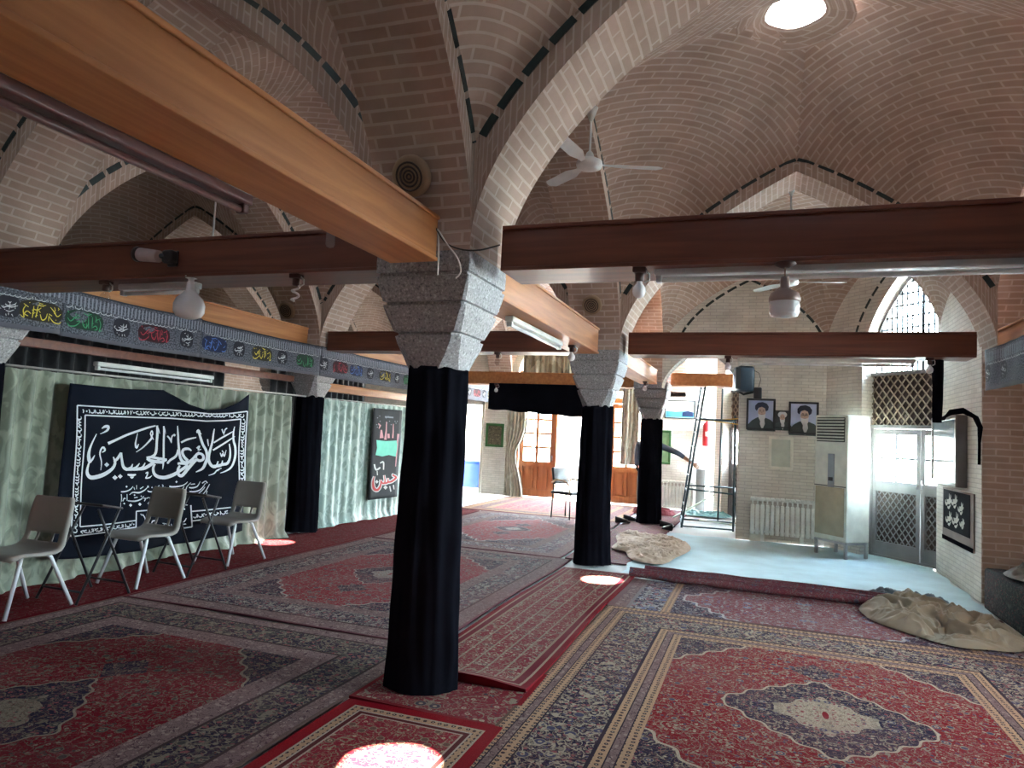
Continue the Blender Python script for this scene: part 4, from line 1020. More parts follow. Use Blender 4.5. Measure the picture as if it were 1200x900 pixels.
# ------------------------------------------------------------------ curtains
def damask(name, c, c2, scale=9):
    m, t, b = nt(name); tc = N(t, 'TexCoord'); nz = N(t, 'TexNoise'); setin(nz, Scale=float(scale), Detail=2., Distortion=1.6)
    mp = N(t, 'Mapping'); mp.inputs['Scale'].default_value = (1, 1, .6); t.links.new(tc.outputs['Object'], mp.inputs['Vector']); t.links.new(mp.outputs[0], nz.inputs['Vector'])
    r = N(t, 'ValToRGB'); r.color_ramp.elements[0].position = .46; r.color_ramp.elements[1].position = .56; r.color_ramp.elements[0].color = c; r.color_ramp.elements[1].color = c2
    t.links.new(nz.outputs['Fac'], r.inputs['Fac']); t.links.new(r.outputs['Color'], b.inputs['Base Color']); b.inputs['Roughness'].default_value = .6
    b.inputs['Sheen Weight'].default_value = .2; MATS[name] = m; return m
def curtain(name, label, mat, y0, y1, x, z0, z1, wl=.13, amp=.032, axis='Y', seed=1, puddle=.05, group=None, gather=None, n_per=10, heading=True, nz=34, hem=None):
    """pleated cloth along Y (or X) with irregular folds, gathered at the top and loosening below"""
    rnd = random.Random(seed); L = y1-y0; n = int(L/wl*n_per); mb = MB(); rows = []; ph = [rnd.uniform(0, 6.28) for _ in range(8)]
    for j in range(nz+1):
        f = j/nz; z = z0+(z1-z0)*f; r_ = []; d = 1-f
        for i in range(n+1):
            s = L*i/n
            w1 = 2*pi*s/wl+2.2*sin(s*1.7+ph[0])+1.1*sin(s*4.1+ph[1])
            big = sin(w1*.33+ph[2]+.5*sin(d*2+s))*d; 
            o = amp*((.45+.55*f)*sin(w1+.6*d*sin(s*3+ph[3]))+.9*big*(1+.4*sin(s*2.3+ph[4])))
            if heading and f > .955: o *= .5; o += .004*sin(w1*3)
            if f < .06: o += puddle*(1-f/.06)*(.3+.7*sin(s*6+ph[5])**2)
            zz = z+(-.008*abs(sin(w1*.5)) if j == nz else 0)
            if hem and j < 4: zz += hem*sin(s*2+ph[6])*(1-j/4)
            ss = s
            if gather:
                zg, k = gather; q = math.exp(-((z-zg)/.35)**2) if z > zg else math.exp(-((z-zg)/.6)**2); ss = s*(1-k*q); 
            r_.append(Vector((x+o, y0+ss, max(zz, .012))) if axis == 'Y' else Vector((y0+ss, x-o, max(zz, .012))))
        rows.append(r_)
    mb.grid(rows); o = mb.build(name, [mat], None, label, 'curtain', group); return o
SAGE = damask('curtain_sage', rgb((108, 114, 98)), rgb((134, 140, 122)), 7); TEAL = damask('curtain_teal', rgb((122, 144, 134)), rgb((156, 176, 166)), 8)
curtain('curtain', 'long sage green pleated curtain behind the chairs and the black banner', SAGE, 3.98, 7.70, -5.78, .012, 1.83, .19, .036, seed=2, puddle=.08, hem=.03)
curtain('curtain', 'pale teal damask curtain right of the curtain column', TEAL, 8.42, 12.42, -5.80, .012, 1.86, .21, .020, seed=5, puddle=.06, hem=.02)
RAIL = plain('rail_metal', (.5, .48, .44), .4, metal=.4)
for a, b, lab in ((3.98, 8.0, 'thin rail carrying the long sage curtain'), (8.45, 12.4, 'thin rail carrying the teal curtain')):
    mb = MB(); mb.tube([(-5.80, a, 1.845), (-5.80, b, 1.845)], .010); mb.build('curtain_rail', [RAIL], None, lab, 'curtain rail')
GREYC = damask('curtain_grey', rgb((150, 146, 128)), rgb((178, 174, 156)), 5)
curtain('curtain', 'grey tied-back curtain beside the left wooden garden door', GREYC, -5.60, -5.10, 15.52, .012, 2.5, .085, .03, 'X', 3, gather=(1.0, .45))
curtain('curtain', 'narrow striped curtain hanging beside the right wooden garden door', GREYC, -2.9, -2.5, 15.52, .9, 2.95, .08, .03, 'X', 4)
OLV = damask('curtain_olive', rgb((120, 116, 92)), rgb((160, 156, 132)), 3)
curtain('curtain', 'olive pleated curtain inside the arch over the garden doors', OLV, -5.3, -2.5, 15.62, 2.52, 4.0, .14, .03, 'X', 6, puddle=0)
DARKC = damask('curtain_dark', rgb((30, 30, 34)), rgb((44, 44, 48)), 6)
curtain('curtain', 'dark curtain in the aisle behind the left frieze', DARKC, 4.4, 8.3, -7.5, .02, 2.42, .2, .05, seed=9)
curtain('curtain', 'dark curtain in the aisle behind the far frieze', DARKC, 9.4, 12.3, -7.5, .02, 2.35, .2, .05, seed=10)
# black panel below the far beam
mb = MB(); rows = []
for j in range(13):
    f = j/12; rows.append([Vector((-4.92+2.35*i/60, Y2-.19-.012*sin(i*.7)*(1-f*.6), 2.42-(.50+.12*i/60+.01*sin(i*.5))*(1-f)-.0)) for i in range(61)])
rows2 = [[p+Vector((0, .012, 0)) for p in r] for r in rows]
mb.grid(rows); mb.grid(rows2, flip=True); mb.build('black_panel', [BLACKC], None, 'wide black cloth panel hanging from the far beam before the garden doors', 'hanging cloth')
# ------------------------------------------------------------------ chairs and desks
SHELL = plain('chair_shell', rgb((138, 131, 124)), .4, var=.06); LEGM = plain('chair_leg', rgb((206, 208, 212)), .35, metal=.1)
def make_chair(label):
    t = thing('shell_chair', label, 'chair', group='grey plastic chairs along the curtain')
    # centre line of the shell from front lip of the seat to the top of the back; local frame: +Y is the back of the chair
    prof_ = [(-.235, .405), (-.225, .425), (-.19, .436), (-.10, .432), (.0, .425), (.09, .425), (.145, .437), (.18, .468), (.198, .52), (.208, .58), (.222, .66), (.238, .74), (.250, .80), (.254, .815)]
    wd = [.205, .215, .225, .232, .235, .235, .228, .215, .205, .205, .208, .205, .195, .18]
    # resample
    def samp(n=34):
        out = []
        for i in range(n+1):
            f = i/n*(len(prof_)-1); k = min(int(f), len(prof_)-2); q = f-k
            out.append((prof_[k][0]*(1-q)+prof_[k+1][0]*q, prof_[k][1]*(1-q)+prof_[k+1][1]*q, wd[k]*(1-q)+wd[k+1]*q, f))
        return out
    S = samp(); nW = 20; mb = MB(); rows = []
    for k, (y, z, w, f) in enumerate(S):
        y0_, z0_ = S[max(k-1, 0)][:2]; y1_, z1_ = S[min(k+1, len(S)-1)][:2]; tl = hypot(y1_-y0_, z1_-z0_) or 1; ny, nz_ = -(z1_-z0_)/tl, (y1_-y0_)/tl
        r_ = []
        for i in range(nW+1):
            q = 2*i/nW-1; dish = .018*(q*q)*(1 if f > 2 else .3); lip = -.022*max(0, (abs(q)-.9)/.1)**2; corner = 1
            if k < 3: corner = 1-.02*(3-k)*abs(q)**6
            r_.append(Vector((q*w*corner, y+ny*(dish+lip), z+nz_*(dish+lip))))
        rows.append(r_)
    ids = [[mb.vert(p) for p in r] for r in rows]
    for k in range(len(rows)-1):
        f = S[k][3]
        for i in range(nW):
            q = abs(2*(i+.5)/nW-1)
            if 7.25 < f < 8.2 and (q < .32 or .42 < q < .72): continue      # hand slots at the foot of the back
            qd = (ids[k][i], ids[k][i+1], ids[k+1][i+1], ids[k+1][i]); mb.f.append(qd); mb.m.append(0); mb.sm.append(True); mb.uv.append(autouv([mb.v[a] for a in qd]))
    o = mb.build('seat_shell', [SHELL], t)
    md = o.modifiers.new('thick', 'SOLIDIFY'); md.thickness = .008; md.offset = 0
    for sx in (-1, 1):
        m = MB(); m.tube([(sx*.15, -.11, .42), (sx*.17, -.13, .39), (sx*.22, -.25, .012)], .0145, 10); m.build('leg', [LEGM], t)
        m = MB(); m.tube([(sx*.15, .09, .415), (sx*.17, .11, .39), (sx*.22, .28, .012)], .0145, 10); m.build('leg', [LEGM], t)
    m = MB(); m.tube([(-.15, -.11, .418), (.15, -.11, .418)], .010, 8); m.build('crossbar', [LEGM], t)
    m = MB(); m.tube([(-.15, .09, .413), (.15, .09, .413)], .010, 8); m.build('crossbar', [LEGM], t)
    return t
ch0 = make_chair('grey shell chair at the left edge, first in the row along the curtain')
spots = [(-5.12, 3.75, .06, None), (-5.14, 4.88, .0, 'grey shell chair in front of the black calligraphy banner, middle of the row'), (-5.18, 6.03, -.05, 'grey shell chair beside the right end of the banner, last in the row')]
for i, (x, y, a, lab) in enumerate(spots):
    o = ch0 if i == 0 else copy_tree(ch0, None, lab); o.location = (x, y, .014); o.rotation_euler = (0, 0, a)
def make_desk(label):
    t = thing('folding_desk', label, 'desk', group='black folding desks between the chairs')
    m = MB(); m.rbox((0, 0, .735), (.46, .20, .018), .008, Matrix.Rotation(-.20, 3, 'X')); m.build('desk_top', [plain('desk_top_dark', rgb((58, 52, 50)), .4)], t)
    for sx in (-1, 1):
        for sy in (-1, 1):
            m = MB(); m.tube([(sx*.19, -sy*.10, .722), (sx*.20, -sy*.02, .55), (sx*.21, sy*.24, .012)], .0105, 8); m.build('leg', [DSTEEL], t)
    for y_, z_ in ((.20, .10), (-.20, .10)):
        m = MB(); m.tube([(-.205, y_, z_), (.205, y_, z_)], .009, 8); m.build('crossbar', [DSTEEL], t)
    return t
dk = make_desk('black folding desk between the first and the middle grey chair'); dk.location = (-5.08, 4.28, .012)
d2 = copy_tree(dk, None, 'black folding desk between the middle and the last grey chair'); d2.location = (-5.12, 5.44, .012); d2.rotation_euler = (0, 0, -.05)
# black armchair in the distance
t = thing('office_chair', 'black padded armchair with cream armrests standing before the open garden door', 'chair', (-3.22, 12.35, .012), -.35)
def pad(name, c, d, r, rot, mat, par): m = MB(); m.rbox(c, d, r, rot); return m.build(name, [mat], par)
pad('seat', (0, 0, .45), (.46, .46, .06), .028, None, BLACKP, t)
pad('backrest', (-.20, 0, .74), (.05, .44, .30), .025, Matrix.Rotation(-.22, 3, 'Y'), BLACKP, t)
AR = plain('armrest_wood', rgb((206, 182, 146)), .4)
for sy in (-1, 1):
    m = MB(); m.tube([(-.2, sy*.24, .62), (-.1, sy*.25, .68), (.08, sy*.25, .67), (.18, sy*.25, .60), (.20, sy*.25, .46)], .018, 8); m.build('armrest', [AR], t)
for sx, sy in ((-1, -1), (-1, 1), (1, -1), (1, 1)):
    m = MB(); m.tube([(sx*.19, sy*.21, .43), (sx*.20, sy*.22, .0)], .012, 8); m.build('leg', [DSTEEL], t)
for sy in (-1, 1):
    m = MB(); m.tube([(-.19, sy*.20, .44), (-.19, sy*.20, .65)], .012, 8); m.build('back_post', [DSTEEL], t)

# ------------------------------------------------------------------ lettering: brush strokes laid on cloth
INKW = plain('white_print', (.62, .64, .66), .8, var=.04)
def smooth_path(pts, k=4):
    """Catmull-Rom through (x, y, width)"""
    if len(pts) < 3: 
        return pts
    out = []
    for i in range(len(pts)-1):
        p0 = pts[max(i-1, 0)]; p1 = pts[i]; p2 = pts[i+1]; p3 = pts[min(i+2, len(pts)-1)]
        for j in range(k):
            t = j/k
            out.append(tuple(.5*((2*p1[m])+(-p0[m]+p2[m])*t+(2*p0[m]-5*p1[m]+4*p2[m]-p3[m])*t*t+(-p0[m]+3*p1[m]-3*p2[m]+p3[m])*t**3) for m in range(3)))
    out.append(pts[-1]); return out
def stroke(mb, pts, to3, mi=0, smooth=True):
    P = smooth_path(pts) if smooth else pts; L_, R_ = [], []
    for i, (x, y, w) in enumerate(P):
        a = P[max(i-1, 0)]; b = P[min(i+1, len(P)-1)]; dx, dy = b[0]-a[0], b[1]-a[1]; h = hypot(dx, dy) or 1; w = max(w, 0.0008)
        L_.append((x-dy/h*w/2, y+dx/h*w/2)); R_.append((x+dy/h*w/2, y-dx/h*w/2))
    for i in range(len(P)-1):
        mb.face([to3(*L_[i]), to3(*L_[i+1]), to3(*R_[i+1]), to3(*R_[i])], mi=mi)
def dot(mb, x, y, s, to3, mi=0): mb.face([to3(x-s/2, y), to3(x, y+s/2), to3(x+s/2, y), to3(x, y-s/2)], mi=mi)
# ---- large black banner: measured points (photo) carried onto its plane
XB = -5.62
def on_banner(px, py, off=0.0):
    p = un(px, py, X=XB); return Vector((XB+bw(p.y, p.z)+off, p.y, p.z))
def bw(y, z): return .010*sin(y*5.1+z*1.3)+.006*sin(y*11-z*4)+.004*sin(z*9+y*2)
top = [(83, 449), (110, 452), (150, 456), (192, 457), (205, 464), (222, 474), (242, 481), (262, 479), (280, 471), (294, 462)]
bot = [(60, 656), (90, 655), (130, 650), (160, 646), (190, 640), (205, 638), (225, 635), (245, 631), (262, 628), (284, 622)]
mb = MB(); rows = []; NB = 60
for j in range(NB+1):
    f = j/NB; r_ = []
    for i in range(NB+1):
        g = i/NB*(len(top)-1); k = min(int(g), len(top)-2); q = g-k
        tx, ty = top[k][0]*(1-q)+top[k+1][0]*q, top[k][1]*(1-q)+top[k+1][1]*q; bx_, by = bot[k][0]*(1-q)+bot[k+1][0]*q, bot[k][1]*(1-q)+bot[k+1][1]*q
        a = un(tx, ty, X=XB); b = un(bx_, by, X=XB); y_, z_ = a.y*(1-f)+b.y*f, a.z*(1-f)+b.z*f
        r_.append(Vector((XB+bw(y_, z_)+.012*sin(f*3+i*.5)*max(0, .25-f)*2, y_, z_)))
    rows.append(r_)
mb.grid(rows); ban = mb.build('calligraphy_banner', [plain('banner_navy', (.004, .0055, .011), .9, var=.3, scale=2, spec=.1)], None, 'large black cloth banner with white Arabic calligraphy hung on the sage curtain', 'banner')
b2 = ban.modifiers.new('t', 'SOLIDIFY'); b2.thickness = .004; b2.offset = -1 if False else 0
OFFB = .016
A9 = lambda x, y: on_banner(80+x/9, 470+y/9, OFFB)
C5 = lambda x, y: on_banner(60+x/5, 450+y/5, OFFB)
D10 = lambda x, y: on_banner(130+x/10, 560+y/10, OFFB)
A_ST = [
 [(275, 345, 8), (240, 415, 14), (210, 490, 22), (197, 560, 32), (205, 620, 38), (218, 652, 20)], [(218, 650, 10), (240, 612, 20), (262, 570, 6)],
 [(205, 650, 16), (190, 720, 26), (195, 770, 34), (230, 805, 40), (290, 800, 42), (360, 775, 40), (420, 735, 34), (460, 690, 28), (472, 640, 24), (455, 588, 12)],
 [(462, 640, 20), (500, 600, 28), (532, 543, 22)], [(532, 543, 22), (540, 620, 24), (555, 690, 30), (592, 717, 34), (635, 700, 26), (652, 662, 10)],
 [(592, 717, 30), (650, 715, 32), (690, 700, 26), (730, 655, 10)], [(650, 717, 30), (720, 714, 32), (765, 700, 26), (795, 650, 10)], [(720, 715, 30), (790, 707, 34), (860, 670, 36), (905, 640, 30), (960, 625, 20)],
 [(812, 602, 34), (860, 592, 26), (920, 600, 26), (985, 612, 22)], [(812, 606, 20), (860, 628, 34), (930, 640, 34), (990, 650, 20)],
 [(905, 662, 24), (888, 710, 26), (900, 765, 30), (940, 797, 34), (1000, 806, 36), (1050, 795, 38), (1110, 770, 36), (1165, 735, 32), (1225, 695, 32), (1238, 668, 26), (1190, 655, 28), (1140, 660, 22)],
 [(935, 258, 22), (938, 340, 28), (930, 430, 26), (922, 520, 28), (900, 570, 28), (850, 592, 22)], [(935, 262, 8), (952, 300, 12), (966, 345, 4)],
 [(400, 446, 30), (480, 410, 24), (600, 355, 22), (700, 320, 22), (820, 282, 20), (918, 260, 14)],
 [(330, 288, 8), (365, 268, 26), (402, 270, 30), (392, 305, 24), (350, 330, 12), (312, 345, 5)],
 [(332, 728, 6), (336, 640, 12), (316, 560, 14), (328, 505, 18), (352, 488, 22), (368, 518, 18), (338, 540, 8)],
 [(712, 338, 6), (694, 400, 12), (684, 450, 18), (694, 490, 24), (718, 452, 8)],
 [(688, 537, 6), (760, 492, 14), (830, 432, 18), (872, 385, 22), (858, 345, 14), (874, 314, 14), (884, 345, 14), (872, 372, 18), (896, 408, 5)],
 [(805, 762, 12), (830, 750, 14), (820, 790, 14), (808, 812, 12), (850, 806, 14), (876, 784, 5)],
 [(600, 772, 14), (650, 782, 30), (694, 772, 12)], [(630, 800, 8), (650, 808, 16), (668, 798, 8)],
 [(1010, 265, 16), (1012, 340, 20), (1006, 430, 20), (1002, 520, 20), (999, 600, 20), (992, 680, 14), (987, 720, 3)], [(1012, 268, 8), (1022, 300, 8), (1030, 345, 3)],
 [(930, 605, 24), (980, 610, 28), (1032, 617, 18)], [(930, 640, 20), (990, 636, 22), (1030, 622, 14)]]
B_ST = [
 [(135, 658, 20), (165, 622, 22), (210, 592, 24), (235, 560, 22), (246, 510, 16)], [(250, 262, 8), (252, 350, 18), (253, 440, 20), (258, 530, 24), (270, 600, 28), (300, 642, 34), (350, 648, 34), (400, 612, 28), (440, 560, 18), (470, 535, 10)],
 [(388, 522, 12), (352, 502, 26), (305, 510, 28), (290, 545, 28), (312, 592, 28), (350, 628, 30)],
 [(280, 437, 18), (330, 410, 20), (380, 395, 18), (438, 383, 10)], [(146, 368, 14), (172, 400, 18), (183, 442, 6)], [(183, 438, 10), (192, 375, 14), (222, 352, 18)], [(222, 352, 16), (218, 372, 8)],
 [(432, 600, 30), (440, 568, 24), (475, 552, 24), (508, 572, 26), (508, 612, 26), (472, 628, 28), (440, 612, 26)],
 [(445, 612, 28), (400, 655, 36), (345, 722, 36), (292, 785, 34), (252, 772, 30), (245, 722, 28), (264, 678, 20)],
 [(442, 335, 10), (456, 312, 32), (475, 335, 20), (492, 350, 6)], [(456, 315, 22), (472, 350, 24), (492, 410, 26), (510, 460, 26), (540, 520, 26), (548, 590, 28), (530, 650, 28), (498, 712, 24), (435, 748, 8)],
 [(626, 292, 8), (616, 350, 16), (605, 430, 20), (585, 500, 22), (565, 570, 26), (562, 630, 28), (590, 682, 30), (632, 688, 26), (655, 632, 10)],
 [(595, 687, 28), (650, 682, 30), (690, 672, 24), (704, 625, 10)], [(650, 682, 28), (700, 668, 28), (760, 655, 30), (790, 600, 26), (796, 530, 20), (784, 450, 12)],
 [(608, 517, 16), (700, 460, 18), (800, 400, 14), (850, 372, 6)], [(618, 438, 14), (700, 386, 16), (790, 337, 14), (822, 320, 6)],
 [(840, 268, 8), (828, 340, 18), (835, 420, 24), (855, 480, 26), (858, 560, 26), (838, 640, 24), (800, 702, 20), (740, 737, 14), (678, 757, 6)],
 [(680, 545, 10), (695, 582, 16), (710, 550, 12), (724, 580, 16), (748, 515, 6)], [(702, 295, 12), (720, 342, 10), (735, 300, 12), (756, 285, 12)], [(720, 340, 8), (724, 360, 5)],
 [(556, 782, 6), (610, 762, 12), (642, 728, 12), (692, 706, 6)], [(645, 735, 8), (665, 722, 6)], [(444, 498, 16), (474, 474, 14), (460, 515, 14), (492, 506, 6)], [(558, 402, 12), (561, 440, 12), (566, 474, 6)], [(700, 520, 10), (718, 545, 12)]]
mb = MB()
for s in A_ST: stroke(mb, s, A9)
for s in B_ST: stroke(mb, [(x+900, y, w) for x, y, w in s], A9)
dot(mb, 390, 670, 50, A9); dot(mb, 472, 805, 52, A9); dot(mb, 524, 792, 48, A9)
mb.build('main_inscription', [INKW], ban)
SUB = [
 [(92, 160, 14), (120, 160, 16), (165, 152, 14), (210, 130, 12), (240, 98, 6)], [(196, 196, 8), (240, 168, 14), (320, 172, 18), (390, 140, 12), (434, 92, 6)], [(285, 84, 8), (286, 132, 6)], [(250, 110, 8), (262, 138, 6)],
 [(422, 148, 10), (440, 160, 14), (500, 162, 16), (570, 142, 12), (606, 92, 6)], [(330, 128, 12), (372, 102, 8)], [(420, 92, 10), (436, 112, 8)], [(540, 108, 12), (560, 84, 8)], [(590, 80, 8), (604, 92, 10)],
 [(95, 188, 10), (98, 230, 10), (94, 275, 8)], [(112, 270, 12), (130, 235, 12), (146, 245, 12)], [(165, 188, 8), (166, 265, 10)], [(175, 265, 12), (260, 272, 16), (340, 250, 12), (376, 212, 6)], [(255, 232, 10), (300, 225, 10)], [(380, 272, 10), (396, 240, 12), (372, 238, 8)],
 [(405, 240, 12), (440, 228, 10), (452, 246, 12), (482, 226, 6)], [(486, 246, 12), (498, 196, 8)], [(512, 212, 8), (508, 240, 6)], [(88, 285, 6), (82, 380, 4)],
 [(676, 96, 12), (700, 104, 16), (770, 102, 16), (850, 84, 12), (894, 46, 6)], [(700, 124, 8), (702, 160, 8)], [(722, 124, 8), (724, 158, 6)], [(745, 130, 6), (747, 152, 6)], [(778, 122, 8), (784, 160, 8)], [(800, 160, 10), (820, 140, 10), (842, 160, 8)], [(838, 130, 8), (856, 100, 8)],
 [(858, 166, 10), (880, 130, 10), (890, 100, 8), (930, 56, 6)], [(912, 112, 12), (950, 116, 16), (1000, 98, 12), (1030, 40, 6)], [(930, 76, 10), (975, 70, 12)], [(918, 160, 12), (980, 160, 16), (1040, 130, 12), (1085, 60, 6)], [(1010, 186, 8), (1056, 140, 10), (1080, 104, 8)], [(1060, 190, 8), (1096, 140, 10), (1130, 70, 6)], [(1096, 196, 6), (1104, 150, 10)], [(1050, 62, 12), (1086, 36, 10), (1104, 60, 14)], [(620, 108, 8), (640, 130, 8)],
 [(352, 425, 12), (378, 470, 12), (380, 540, 16), (352, 575, 8)], [(396, 430, 10), (424, 456, 6)], [(330, 420, 8), (345, 440, 6)],
 [(452, 528, 8), (470, 502, 16), (520, 498, 8)], [(550, 545, 10), (565, 575, 12), (600, 560, 12), (612, 540, 8)], [(590, 530, 8), (660, 545, 12), (690, 575, 8)], [(700, 540, 8), (712, 565, 6)],
 [(845, 520, 10), (862, 500, 10), (878, 470, 6)], [(842, 542, 12), (872, 540, 10)], [(868, 318, 8), (898, 318, 8)]]
mb = MB()
for s in SUB: stroke(mb, s, D10)
for x, y, s in ((158, 100, 26), (475, 112, 20), (522, 118, 20), (260, 200, 22), (344, 214, 18), (130, 298, 24), (210, 318, 40), (325, 308, 40), (434, 298, 40), (760, 46, 28), (862, 366, 20), (716, 146, 14)): dot(mb, x, y, s, D10)
mb.build('small_inscription', [INKW], ban)
mb = MB()
for l in ([(150, 125), (400, 141), (700, 152), (930, 176), (1040, 172), (1148, 160)], [(1148, 160), (1136, 380), (1124, 592)], [(150, 125), (132, 500), (114, 895)], [(120, 895), (300, 868), (490, 836)], [(818, 802), (940, 786), (1045, 772)],
          [(190, 182), (450, 193), (700, 201), (900, 217), (1010, 214), (1106, 205)], [(1106, 205), (1098, 400), (1094, 588)], [(190, 182), (176, 500), (166, 836)], [(168, 836), (300, 822), (490, 798)], [(818, 746), (940, 734), (1045, 722)],
          [(490, 745), (485, 850)], [(490, 745), (572, 738)], [(816, 710), (818, 836)], [(760, 846), (818, 836)]):
    fine = []
    for (x0, y0), (x1, y1) in zip(l[:-1], l[1:]):
        k = max(1, int(hypot(x1-x0, y1-y0)/12)); fine += [(x0+(x1-x0)*i/k, y0+(y1-y0)*i/k, 7) for i in range(k)]
    stroke(mb, fine+[(l[-1][0], l[-1][1], 7)], C5, smooth=False)
rnd = random.Random(11)
def squiggles(mb, P0, P1, width, n, to3, w=5):
    for i in range(n):
        f = (i+.5)/n; x = P0[0]+(P1[0]-P0[0])*f; y = P0[1]+(P1[1]-P0[1])*f; r = width
        k = rnd.random()
        if k < .45: stroke(mb, [(x-r*.5, y+r*.2, w), (x-r*.1, y+r*.45, w+2), (x+r*.4, y+r*.1, w), (x+r*.3, y-r*.4, w-2)], to3)
        elif k < .7: stroke(mb, [(x-r*.2, y-r*.5, w-1), (x, y, w+2), (x-r*.15, y+r*.5, w-1)], to3, smooth=False)
        elif k < .88: stroke(mb, [(x+r*.4, y-r*.4, w), (x-r*.3, y-r*.1, w+1), (x+r*.2, y+r*.4, w)], to3)
        else: dot(mb, x, y, w*2.2, to3)
        if rnd.random() < .4: dot(mb, x+r*.3, y-r*.4, w*1.4, to3)
for P0, P1, n in (((175, 158), (700, 176), 32), ((700, 176), (1125, 186), 26), ((1126, 200), (1110, 585), 24), ((160, 190), (140, 870), 40), ((170, 868), (480, 820), 20), ((830, 774), (1040, 748), 14)): squiggles(mb, P0, P1, 22, n, C5)
mb.build('border_print', [INKW], ban)
# ---- long frieze strips above the curtains
FR = None
def frieze_mat():
    m, t, b = nt('frieze_cloth'); uv = N(t, 'UVMap').outputs['UV']; L = t.links.new
    sp = N(t, 'SeparateXYZ'); L(uv, sp.inputs[0])
    def M_(op, x, y=0.0):
        n = N(t, 'Math', operation=op)
        for i, v in enumerate((x, y)):
            if hasattr(v, 'links'): L(v, n.inputs[i])
            else: n.inputs[i].default_value = v
        return n.outputs[0]
    nz = N(t, 'TexNoise'); setin(nz, Scale=70., Detail=2.); L(uv, nz.inputs['Vector'])
    r = N(t, 'ValToRGB'); r.color_ramp.elements[0].position = .42; r.color_ramp.elements[1].position = .6; r.color_ramp.elements[0].color = (.028, .030, .040, 1); r.color_ramp.elements[1].color = (.12, .125, .155, 1)
    L(nz.outputs['Fac'], r.inputs['Fac'])
    tick = M_('LESS_THAN', M_('ABSOLUTE', M_('SUBTRACT', M_('FRACT', M_('MULTIPLY', sp.outputs[0], 26.)), .5)), .2)
    band = M_('MULTIPLY', M_('GREATER_THAN', sp.outputs[1], .275), M_('LESS_THAN', sp.outputs[1], .365))
    n1 = N(t, 'MixRGB'); L(M_('MULTIPLY', tick, band), n1.inputs['Fac']); L(r.outputs['Color'], n1.inputs['Color1']); n1.inputs['Color2'].default_value = (.22, .23, .27, 1)
    top = M_('GREATER_THAN', sp.outputs[1], .385); n2 = N(t, 'MixRGB'); L(top, n2.inputs['Fac']); L(n1.outputs['Color'], n2.inputs['Color1']); n2.inputs['Color2'].default_value = (.02, .02, .03, 1)
    bot_ = M_('LESS_THAN', sp.outputs[1], .035); n3 = N(t, 'MixRGB'); L(bot_, n3.inputs['Fac']); L(n2.outputs['Color'], n3.inputs['Color1']); n3.inputs['Color2'].default_value = (.09, .09, .11, 1)
    L(n3.outputs['Color'], b.inputs['Base Color']); b.inputs['Roughness'].default_value = .85; return m
FRM_ = frieze_mat()
CARTC = {'white': ((.5, .5, .52), (.012, .012, .02)), 'yellow': ((.62, .48, .05), (.02, .016, .008)), 'green': ((.03, .22, .09), (.006, .03, .016)), 'red': ((.36, .02, .04), (.03, .004, .008)), 'blue': ((.06, .14, .42), (.008, .014, .05))}
cmats = {k: (plain('print_'+k, v[0], .8, var=.05), plain('ground_'+k, v[1], .9, var=.1)) for k, v in CARTC.items()}
ROUND = [[(-.7, .15, .1), (-.5, .35, .14), (-.2, .15, .14), (.3, .1, .14), (.8, -.2, .06)], [(-.45, -.1, .08), (-.1, .0, .14), (.4, -.25, .12), (.6, -.55, .06)], [(-.25, .55, .08), (.1, .6, .12), (.5, .3, .06)], [(.15, -.7, .06), (.2, -.2, .12), (.15, .3, .06)], [(.5, -.65, .06), (.5, -.1, .12)], [(-.75, -.05, .1), (-.85, .2, .1), (-.6, .4, .06)], [(-.3, .85, .08), (-.25, 1.1, .06)], [(.1, .8, .1), (.1, 1.1, .06)], [(.35, .75, .1), (.5, 1.05, .06)], [(-.2, -.5, .06), (.0, -.35, .1), (.1, -.55, .06)]]
LONG = [[(-1.7, .5, .08), (-1.5, .75, .16), (-1.0, .65, .16), (-.6, .2, .08)], [(-1.6, -.1, .08), (-1.3, .2, .14), (-.9, -.3, .14), (-.6, -.6, .06)], [(-1.6, -.55, .14), (-1.5, -.4, .1)], [(-.4, .0, .08), (-.3, .5, .14), (0, .7, .14), (.2, .2, .1)], [(-.2, -.7, .06), (.2, -.55, .14), (.5, -.6, .06)], [(.35, -.5, .08), (.4, .1, .14), (.45, .65, .08)], [(.7, -.45, .08), (.72, .2, .14), (.75, .7, .06)], [(.8, .5, .1), (1.1, .3, .14), (1.3, .6, .14), (1.0, .75, .1)], [(1.3, -.4, .08), (1.5, .1, .14), (1.4, .8, .14), (1.7, .6, .06)], [(1.1, -.2, .12), (1.5, -.45, .08)], [(-.9, .1, .1), (-.6, -.05, .1)], [(.0, .0, .1), (.15, -.2, .08)]]
